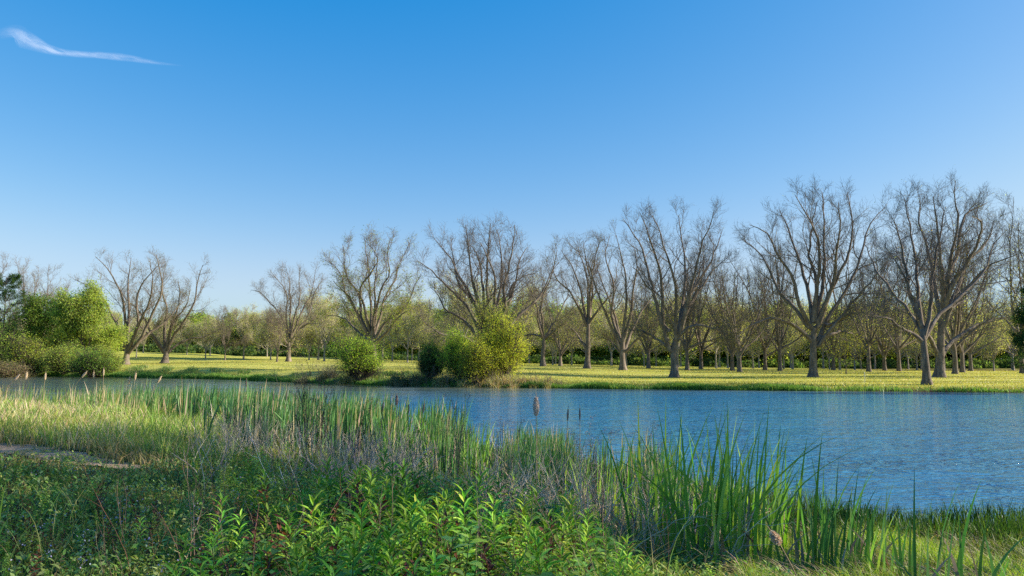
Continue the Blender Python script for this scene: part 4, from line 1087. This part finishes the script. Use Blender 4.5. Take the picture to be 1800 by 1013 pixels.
CC = [(1243, 8.3, 46, 1.0, 1.72, 'brightest sunlit cattail clump, fanning wide against the water'), (1312, 9.0, 26, .9, 1.62, 'cattail clump just right of the brightest one, leaning right'),
      (1195, 9.3, 18, .8, 1.45, 'cattail clump just left of the brightest one'), (1352, 10.3, 9, .7, 1.2, 'dark cattail clump third right of the brightest one'),
      (1155, 9.6, 14, .7, 1.2, 'upright green cattails between the twig tangle and the brightest clump'), (1108, 10.2, 18, .8, 1.3, 'cattails rising behind the pale twig tangle'),
      (1045, 11.2, 17, .8, 1.25, 'dark cattail clump right of the tall fluffy seed head'), (985, 12, 22, .9, 1.4, 'cattail clump close beside the tall fluffy seed head'),
      (1460, 8.7, 22, .7, 1.25, 'blue green cattail clump at the dark wet hollow'), (1400, 7.8, 14, .6, 1.0, 'cattail clump with the drooping pale seed head in front'),
      (1500, 7.6, 12, .5, .85, 'low cattail leaves in the sunny corner grass'), (1640, 6.6, 13, .6, 1.15, 'dark cattail leaning right over the sunny meadow corner'),
      (1575, 7.2, 9, .4, .8, 'thin cattail leaves left of the right leaning dark one'), (1720, 6.8, 7, .4, .75, 'few short cattail blades right of the leaning dark one'), (1785, 6.4, 6, .4, .75, 'last cattail blades at the right corner'),
      (845, 14.5, 20, .8, 1.3, 'cattail clump at the edge of the rush grass, centre'), (905, 12.6, 20, .7, 1.25, 'cattails just left of the tall fluffy seed head'),
      (755, 17, 20, .9, 1.35, 'cattail clump where the reed bed ends'), (690, 17, 20, .9, 1.4, 'cattails at the right part of the reed bed'), (-16, 6.4, 7, .4, .85, 'bright blades cut by the left edge of the view')]
for px, D, n, h0, h1, lab in CC:
    dk = 1330 < px < 1480 or px > 1550
    cattail_clump(lab, px, D, int(n * (1.8 if n > 15 else 1.3)), h0, h1 * 1.06, .036 if 1180 < px < 1330 else .028, (.04, .32), (lambda n: mix((.07, .19, .06), (.11, .25, .07), .4, n, .12)) if dk else None, 5 + n // 5, spread=.13 + .010 * n)
b = place_near(297, 13.4); root = empty('yucca_plant', tuple(b)); tag(root, 'single pale green spiky plant standing before the reed bed at left', 'spiky plant')
n = 26; obj('leaf_blades', [blades(rng.normal(0, .05, (n, 3)) * [1, 1, 0], .35 + .35 * rng.random(n), .022 + 0 * np.zeros(n), .1 + .45 * rng.random(n), 5, mix((.34, .44, .12), (.48, .50, .2), .4, n))], M_BLADE, root)
b3_ = b

# cattail seed heads on stalks
def seedhead(label, px, top, D, lean=0.0, fluffy=.0, col=(.33, .25, .18), r=.013, L=.17, cat='cattail', stalk=(.36, .28, .18)):
    b = place_near(px - lean * 60, D); topz = at(900, top, D)[2] - b[2]; H = topz
    root = empty('cattail_seedhead', tuple(b)); tag(root, label, cat, 'cattail seed heads on dry stalks')
    tipx = lean * H
    pts = resample([(0, 0, -.05), (tipx * .25, .02, H * .4), (tipx * .7, 0, H * .8), (tipx, 0, H)], 12)
    obj('stalk', [tubes(pts[None], np.linspace(.006, .0035, 12)[None], 5, np.array(stalk))], M_DRY, root)
    # head: spindle, with down bursting out when fluffy
    k = 12; t = np.linspace(0, 1, k); rr = r * (np.sin(np.clip(t * PI, .05, PI - .05)) ** .45) * (1 + fluffy * (1 - t) ** .6 * np.sin(t * PI) ** .5)
    d = pts[-1] - pts[-3]; d /= np.linalg.norm(d); p0 = pts[-1] - d * (L + .05)
    hp = p0 + d * L * t[:, None]
    parts = [tubes(hp[None], rr[None], 9, np.array(col))]
    n = int(260 + 900 * min(fluffy, 1)); tt = rng.random(n); a = rng.random(n) * 2 * PI
    A = np.cross(d, [0, 1, 0]); A /= np.linalg.norm(A); B = np.cross(d, A)
    o_ = np.cos(a)[:, None] * A + np.sin(a)[:, None] * B
    pos = p0 + d * L * tt[:, None] + o_ * np.interp(tt, t, rr)[:, None] * .9
    ls = .008 + .016 * min(fluffy, 1) * rng.random(n)
    parts.append(leafset(pos, o_ + rng.normal(0, .4, (n, 3)) - d * .3, ls, ls * .35, jit(np.array(col) * 1.3, n, .12)))
    obj('seed_head', [parts[0], parts[1]], M_DRY, root)
    return root
seedhead('tall grey fluffy cattail head standing highest over the water in the centre', 942, 690, 9.5, .0, 1.3, (.62, .52, .46), .016, .22)
for px, top, D, ln, lab, fl, col in [
    (672, 702, 15, .06, 'slim brown seed head left of the pair over the reed bed end', .1, (.20, .15, .13)), (699, 690, 14, .0, 'plump grey brown seed head with feathery tuft above the reed bed end', .9, (.36, .29, .26)),
    (720, 705, 14.5, .0, 'thin dark seed head between the plump one and the leaning one', .0, (.17, .13, .12)), (741, 703, 14, .08, 'dark seed head leaning right, right of the plump one', .2, (.26, .20, .17)),
    (436, 665, 20, .0, 'single dark seed head on a straight stalk above the left reeds', .0, (.14, .11, .10)), (485, 688, 19, -.03, 'dark narrow seed head left of the tall dark weed', .0, (.16, .13, .12)), (505, 686, 18, .05, 'dark leaning seed head close left of the tall dark weed', .0, (.16, .13, .12)),
    (993, 713, 12, .04, 'grey seed head right of the tall fluffy one', .15, (.28, .23, .21)), (1018, 712, 11.5, .0, 'dark thin seed head on a straight stem, second right of the tall fluffy one', .0, (.18, .14, .14)),
    (50, 650, 19, .05, 'pale blond seed head near the left edge, upright', .6, (.60, .48, .33)), (83, 652, 19, .05, 'pale drooping seed head second from the left edge', .5, (.58, .47, .33)), (131, 650, 18, .55, 'pale seed head on a stalk bent far right over the water at left', .4, (.60, .48, .34)),
    (169, 650, 20, .0, 'pale short seed head right of the bent stalk', .4, (.55, .44, .30)), (186, 645, 20, .0, 'tall thin pale stalk head above the left water', .2, (.55, .44, .30)), (229, 658, 19, .1, 'blond seed head left in the group of three at left', .4, (.58, .46, .32)),
    (239, 652, 19, .08, 'blond seed head highest in the group of three at left', .4, (.58, .46, .32)), (273, 658, 19, .35, 'blond seed head leaning right, right of the group of three', .5, (.58, .46, .32)), (12, 655, 17, .6, 'pale broken stalk head leaning in from the left edge', .3, (.58, .46, .34))]:
    seedhead(lab, px, top, D, ln, fl, col, .012 if D < 16 else .016)
seedhead('torn pale cattail head drooping low near the wet hollow at lower right', 1382, 925, 6.0, -.45, 1.0, (.60, .46, .33), .014, .10)

# tall dark dead weeds against the water
def tallweed(label, px, top, D, nst=5, sp=.18, col=(.07, .055, .055), r=.006, tuft=True, name='dead_weed', lean=.12, cat='dead weed'):
    b = place_near(px, D); H = at(900, top, D)[2] - b[2]
    root = empty(name, tuple(b)); tag(root, label, cat, 'tall dead weeds standing up against the water')
    n = nst; az = rng.random(n) * 2 * PI; k = lean * rng.random(n); D0 = np.stack([np.cos(az) * k, np.sin(az) * k * .5, np.ones(n)], -1)
    P = np.stack([rng.normal(0, sp * .4, n), rng.normal(0, sp * .3, n), 0 * az - .03], -1)
    p, rr = grow(P, D0, H * (.72 + .3 * rng.random(n)), np.full(n, r), 8, .05, .01, .4)
    c = np.array(col); parts = [tubes(p, rr, 4, c)]
    P, Dd, L, R = children(p, rr, 9, .35, 1, .3, .65, .30, r * .4, .5); q, r2 = grow(P, Dd, L, np.minimum(R, r * .55), 4, .10, .06, .4); parts.append(tubes(q, r2, 3, c))
    P, Dd, L, R = children(q, r2, 4, .3, 1, .3, .7, .4, r * .28, .4); q2, r3 = grow(P, Dd, L, np.minimum(R, r * .35), 2, .12, .03, .5); parts.append(tubes(q2, r3, 3, c))
    obj('stem', [merge(*parts)], M_DRY, root)
    if tuft:
        tips = np.repeat(np.concatenate([q2[:, -1], q[:, -1]]), 3, 0); tips = tips[tips[:, 2] > H * .45]; m_ = len(tips)
        obj('foliage', [leafset(tips + rng.normal(0, .012, (m_, 3)), rng.normal(0, 1, (m_, 3)), .016, .012, jit(c * 1.4, m_))], M_DRY, root)
    return root
tallweed('tallest dark dead weed, many stems rising above the reeds into the far bank', 545, 640, 13, 7, .30, r=.006, lean=.10)
tallweed('dark dead weed stems leaning right of the tallest one', 600, 690, 13, 4, .2, lean=.35)
tallweed('dark feathery dead weed in front of open water, right of the seed head pair', 800, 690, 11.5, 5, .2, (.10, .08, .08), .005, lean=.3)
tallweed('wiry grey weed left of the tall fluffy seed head', 885, 730, 10.5, 4, .2, (.16, .12, .12), .004, lean=.35)
tallweed('pale dry weed leaning right with a silvery tip, over the water', 1085, 735, 9, 4, .2, (.34, .27, .23), .005, lean=.55)
tallweed('reddish grey bare weed sticking up right of the tall fluffy seed head', 1040, 745, 9.5, 4, .3, (.26, .19, .17), .004, lean=.3)

# leafy plants --------------------------------------------------------------
def herb_geo(H, nl, L, Wd, col, stems=1, top_up=.8, spread=.12, droop=0.0, tcol=(.12, .16, .05), lean=.12, tmpl=LEAFN3, low=.15):
    lv = []; st = []
    for s_ in range(stems):
        az = rng.random() * 2 * PI; k = lean + .28 * rng.random() * (stems > 1)
        p, r = grow(np.array([[rng.normal(0, spread * .3), rng.normal(0, spread * .3), -.02]]), np.array([[math.cos(az) * k, math.sin(az) * k, 1.0]]), np.array([H * (.75 + .3 * rng.random())]), np.array([.0045]), 6, .05, .03, .4)
        st.append(tubes(p, r, 4, np.array(tcol)))
        t = low + (1 - low) * (np.arange(nl) + rng.random(nl) * .5) / nl
        x = t * 6; i = np.minimum(x.astype(int), 5); f = (x - i)[:, None]; pos = p[0, i] * (1 - f) + p[0, i + 1] * f
        a = np.arange(nl) * 2.4 + rng.random(nl) * .5
        upk = (-.15 + top_up * t ** 1.5 - droop)
        d = np.stack([np.cos(a), np.sin(a), upk + rng.normal(0, .12, nl)], -1)
        ll = L * (.65 + .5 * np.sin(np.clip(t, 0, 1) * PI * .8 + .3)) * (.8 + .3 * rng.random(nl))
        lv.append(leafset(pos, d, ll, Wd * ll / L, col(nl), tmpl, roll=.18))
    return merge(*lv), merge(*st)
G1 = lambda n: mix((.155, .345, .042), (.28, .46, .065), .4, n, .15)
G2 = lambda n: mix((.28, .46, .06), (.42, .54, .09), .4, n, .15)
G3 = lambda n: mix((.13, .27, .055), (.22, .36, .075), .4, n, .15)
RD = lambda n: mix((.10, .028, .022), (.18, .07, .035), .4, n, .2)
KINDS = {'fine': dict(H=.5, nl=60, L=.038, Wd=.014, col=G2, top_up=.7, stems=3), 'brown': dict(H=.6, nl=22, L=.06, Wd=.02, col=lambda n: mix((.22, .12, .07), (.34, .25, .12), .4, n), top_up=.5, stems=2, tcol=(.25, .16, .09), droop=.3),
         'pale': dict(H=.6, nl=30, L=.10, Wd=.022, col=lambda n: mix((.24, .38, .12), (.36, .46, .16), .4, n), top_up=1.2, stems=2), 'wide': dict(H=.5, nl=14, L=.13, Wd=.065, col=G3, top_up=.5, stems=2, droop=.15),
         'lance': dict(H=.62, nl=34, L=.125, Wd=.024, col=G1, top_up=1.3), 'broad': dict(H=.55, nl=18, L=.085, Wd=.042, col=G2, top_up=.6, stems=3, droop=.1),
         'dark': dict(H=.5, nl=26, L=.09, Wd=.030, col=G3, top_up=.9, stems=2), 'red': dict(H=.55, nl=20, L=.07, Wd=.026, col=RD, top_up=1.1, stems=3, tcol=(.13, .05, .03), low=.25)}
def scatter(kinds, xs, ys, smin=.7, smax=1.25, nproto=4, hfun=None):
    """plants standing so thick that no one could count them"""
    LV = []; ST = []
    which = rng.integers(0, len(kinds), len(xs)); pr = {k: [herb_geo(**KINDS[k]) for _ in range(nproto)] for k in set(kinds)}
    z = ground_z(xs, ys)
    for x_, y_, z_, w in zip(xs, ys, z, which):
        lv, st = pr[kinds[w]][rng.integers(0, nproto)]
        a = rng.random() * 2 * PI; s_ = smin + (smax - smin) * rng.random()
        if hfun is not None: s_ *= hfun(x_, y_)
        c_, n_ = math.cos(a) * s_, math.sin(a) * s_
        Rm = np.array([[c_, -n_, 0], [n_, c_, 0], [0, 0, s_]])
        tk = math.exp(rng.normal(0, .26)) * np.array([math.exp(rng.normal(0, .16)), 1, 1])
        LV.append((lv[0] @ Rm.T + [x_, y_, z_], lv[1], np.clip(lv[2] * tk, 0, .8))); ST.append((st[0] @ Rm.T + [x_, y_, z_], st[1], st[2]))
    return merge(*LV), merge(*ST)
def herbmass(name, label, kinds, xs, ys, **kw):
    lv, st = scatter(kinds, xs, ys, **kw)
    tag(obj(name, [(*lv, 0), (*st, 0)], M_LEAF), label, 'undergrowth', kind='stuff')
# thick bank of leaves across the bottom
def hf(x_, y_):
    p_ = 900 + x_ / y_ * F
    return float(np.interp(p_, [-100, 200, 380, 700, 950, 1120, 1300], [.25, .38, .76, 1.0, .9, .72, .45]))
x, y = fan(4200, 4.1, 9.2, 36, .9); px = px_of(x, y); ok = (px > 330 + 60 * (y - 5)) & (px < 1130 - 25 * (y - 5)); x, y = x[ok][:900], y[ok][:900]
herbmass('leafy_undergrowth', 'thick bank of mixed green weeds across the bottom of the view', ['lance', 'lance', 'lance', 'lance', 'dark', 'dark', 'broad', 'fine', 'fine', 'wide', 'lance', 'red'], x, y, hfun=hf, smin=.5, smax=1.35, nproto=6)
x, y = fan(2500, 5, 14, 42, 1.0); px = px_of(x, y); s = shore(x, y); ok = (px < 620) & (s > 4) & (path_d(x, y) < -.5 + 30 * (x > -5)); x, y = x[ok][:420], y[ok][:420]
herbmass('herb_cover', 'low mixed herbs spreading over the shaded left turf', ['dark', 'broad', 'fine', 'fine', 'fine', 'red', 'brown', 'lance'], x, y, smin=.22, smax=.6)
x, y = fan(2500, 4.4, 9.5, 42, 1.0); px = px_of(x, y); s = shore(x, y); ok = (px > 1080) & (px < 1560) & (s > 2.5); x, y = x[ok][:170], y[ok][:170]
herbmass('sunny_herbs', 'small yellow green herbs catching the sun at the foot of the cattails', ['broad', 'fine', 'fine', 'brown'], x, y, smin=.28, smax=.6)
x, y = fan(1600, 8, 15, 40, 1.0); px = px_of(x, y); s = shore(x, y); ok = (px > 380) & (px < 1120) & (s > 3); x, y = x[ok][:260], y[ok][:260]
herbmass('mixed_weeds', 'green weeds growing up through the dead stalks', ['dark', 'lance', 'fine', 'pale', 'brown'], x, y, smin=.4, smax=1.0)
n = 2600; x, y = fan(n, 4.3, 6.2, 40, 1.0); ok = px_of(x, y) < 190; x, y = x[ok], y[ok]; n = len(x)
tag(obj('dry_litter', [blades(b3(x, y), .1 + .16 * rng.random(n), .005 + 0 * x, .8 + 1.0 * rng.random(n), 3, jit((.44, .33, .22), n))], M_DRY), 'dry tan grass litter at the bottom left corner', 'dead grass', kind='stuff')
# dead stems standing through the leafy bank, and blades of coarse grass
x, y = fan(900, 4.4, 9, 36, 1.0); px = px_of(x, y); ok = (px > 200) & (px < 1150); x, y = x[ok][:150], y[ok][:150]
tag(obj('dead_stems', [stalks(x, y, .35, 1.0, .0035, lambda n: mix((.34, .25, .17), (.22, .13, .09), .4, n), .5, 6, .10, 4, .4)], M_DRY), 'thin brown dead stems poking through the leafy bank', 'dead stalks', kind='stuff')
x, y = fan(2500, 4.2, 10, 40, 1.0); px = px_of(x, y); ok = (px < 1200) & (wob(x, y, .5) > .1); x, y = x[ok], y[ok]; n = len(x)
tag(obj('coarse_grass', [blades(b3(x, y), .25 + .45 * rng.random(n), .007 + 0 * x, .4 + .8 * rng.random(n), 5, mix((.18, .33, .07), (.42, .40, .16), .35, n))], M_BLADE), 'coarse arching grass blades among the weeds', 'grass', kind='stuff')
# blue flowers in the shaded turf
x, y = fan(700, 6, 14, 42, 1.0); px = px_of(x, y); ok = (px < 560) & (path_d(x, y) < -.6 + 20 * (x > -5)) & (wob(x, y, .9) > -.05); x, y = x[ok][:130], y[ok][:130]
n = len(x) * 9; bx = np.repeat(x, 9) + rng.normal(0, .03, n); by = np.repeat(y, 9) + rng.normal(0, .03, n); z = .12 + .16 * np.repeat(rng.random(len(x)), 9) + rng.normal(0, .03, n)
tag(obj('wild_flowers', [leafset(b3(bx, by) + np.stack([0 * z, 0 * z, z], -1), rng.normal(0, 1, (n, 3)), .018, .014, mix((.36, .34, .62), (.55, .55, .66), .3, n))], M_LEAF), 'tiny pale violet flowers sprinkled in the shaded turf', 'flowers', kind='stuff')

# single plants one can point at
def herb(name, kind, label, px, D, s=1.0, cat='plant', group=None, **kw):
    b = place_near(px, D); a = dict(KINDS[kind]); a.update(kw); lv, st = herb_geo(**a)
    root = empty(name, tuple(b), rng.random() * 6); root.scale = (s, s, s); tag(root, label, cat, group)
    obj('stem', [st], M_LEAF, root); obj('leaves', [lv], M_LEAF, root)
    return root
for px, D, s_, lab in [(184, 8.2, .75, 'dark red weed standing alone in the shaded turf at left, highest of the red ones'), (80, 6.9, .55, 'dark red leafy weed low at the far left of the turf'), (118, 6.8, .5, 'dark red weed just right of the leftmost red one'), (170, 6.6, .5, 'small dark red weed below the lone tall one'),
                       (262, 7.0, .85, 'broad dark maroon weed at the left part of the turf, right of the lone one'), (395, 5.1, .95, 'red leaved sprout at the left end of the leafy bank'), (455, 5.2, 1.25, 'tall rusty red sprout rising above the leafy bank at left'), (480, 4.8, .9, 'maroon leaves low beside the tall rusty sprout'),
                       (595, 5.4, .9, 'brown red sprout in the middle of the leafy bank'), (690, 6.8, .9, 'rust coloured sprout at the top of the leafy bank'), (825, 6.4, 1.0, 'red tipped sprout at the right part of the leafy bank'), (1270, 6.0, .5, 'little red weed at the foot of the bright cattails'),
                       (240, 4.9, .6, 'brown red weed at the lower left corner of the leafy bank'), (330, 4.7, .8, 'dark maroon sprout low at bottom left')]:
    herb('red_weed', 'red', lab, px, D, s_, 'red weed', 'red leaved weeds', )
for px, D, s_, kind, lab in [(455, 4.9, 1.15, 'broad', 'yellow green bushy plant with round leaves, lit by the sun, lower left of centre'), (395, 4.8, .95, 'broad', 'sunlit broad leaved plant left of the tall rusty sprout'), (620, 5.9, 1.05, 'lance', 'upright lance leaved plant with a bright rosette, left middle of the leafy bank'), (663, 5.8, 1.15, 'lance', 'tallest lance leaved rosette at the middle of the leafy bank'),
                             (560, 5.0, .95, 'lance', 'lance leaved rosette low right of the rusty sprout'), (740, 5.6, 1.0, 'lance', 'lance leaved plant right of the tallest rosette'), (870, 6.2, 1.0, 'lance', 'pale tipped lance leaved plant at the right shoulder of the leafy bank'), (790, 5.0, .95, 'lance', 'dense lance leaved plant low in the centre right'),
                             (680, 4.6, .8, 'lance', 'lance leaved plant at the bottom edge in the centre'), (300, 5.0, .7, 'broad', 'light green herb with round leaves at bottom left'), (770, 8.4, 1.3, 'broad', 'thin sapling with paired yellow green leaves above the leafy bank'), (945, 5.0, .85, 'lance', 'lance leaved plant at the bottom right of the leafy bank'), (1050, 5.2, .7, 'dark', 'dark bushy herb at the bottom, right of the leafy bank')]:
    herb('leafy_plant', kind, lab, px, D, s_, 'leafy plant', 'single plants standing out of the leafy bank')
print('verts', sum(len(m.vertices) for m in bpy.data.meshes), 'objects', len(bpy.data.objects))
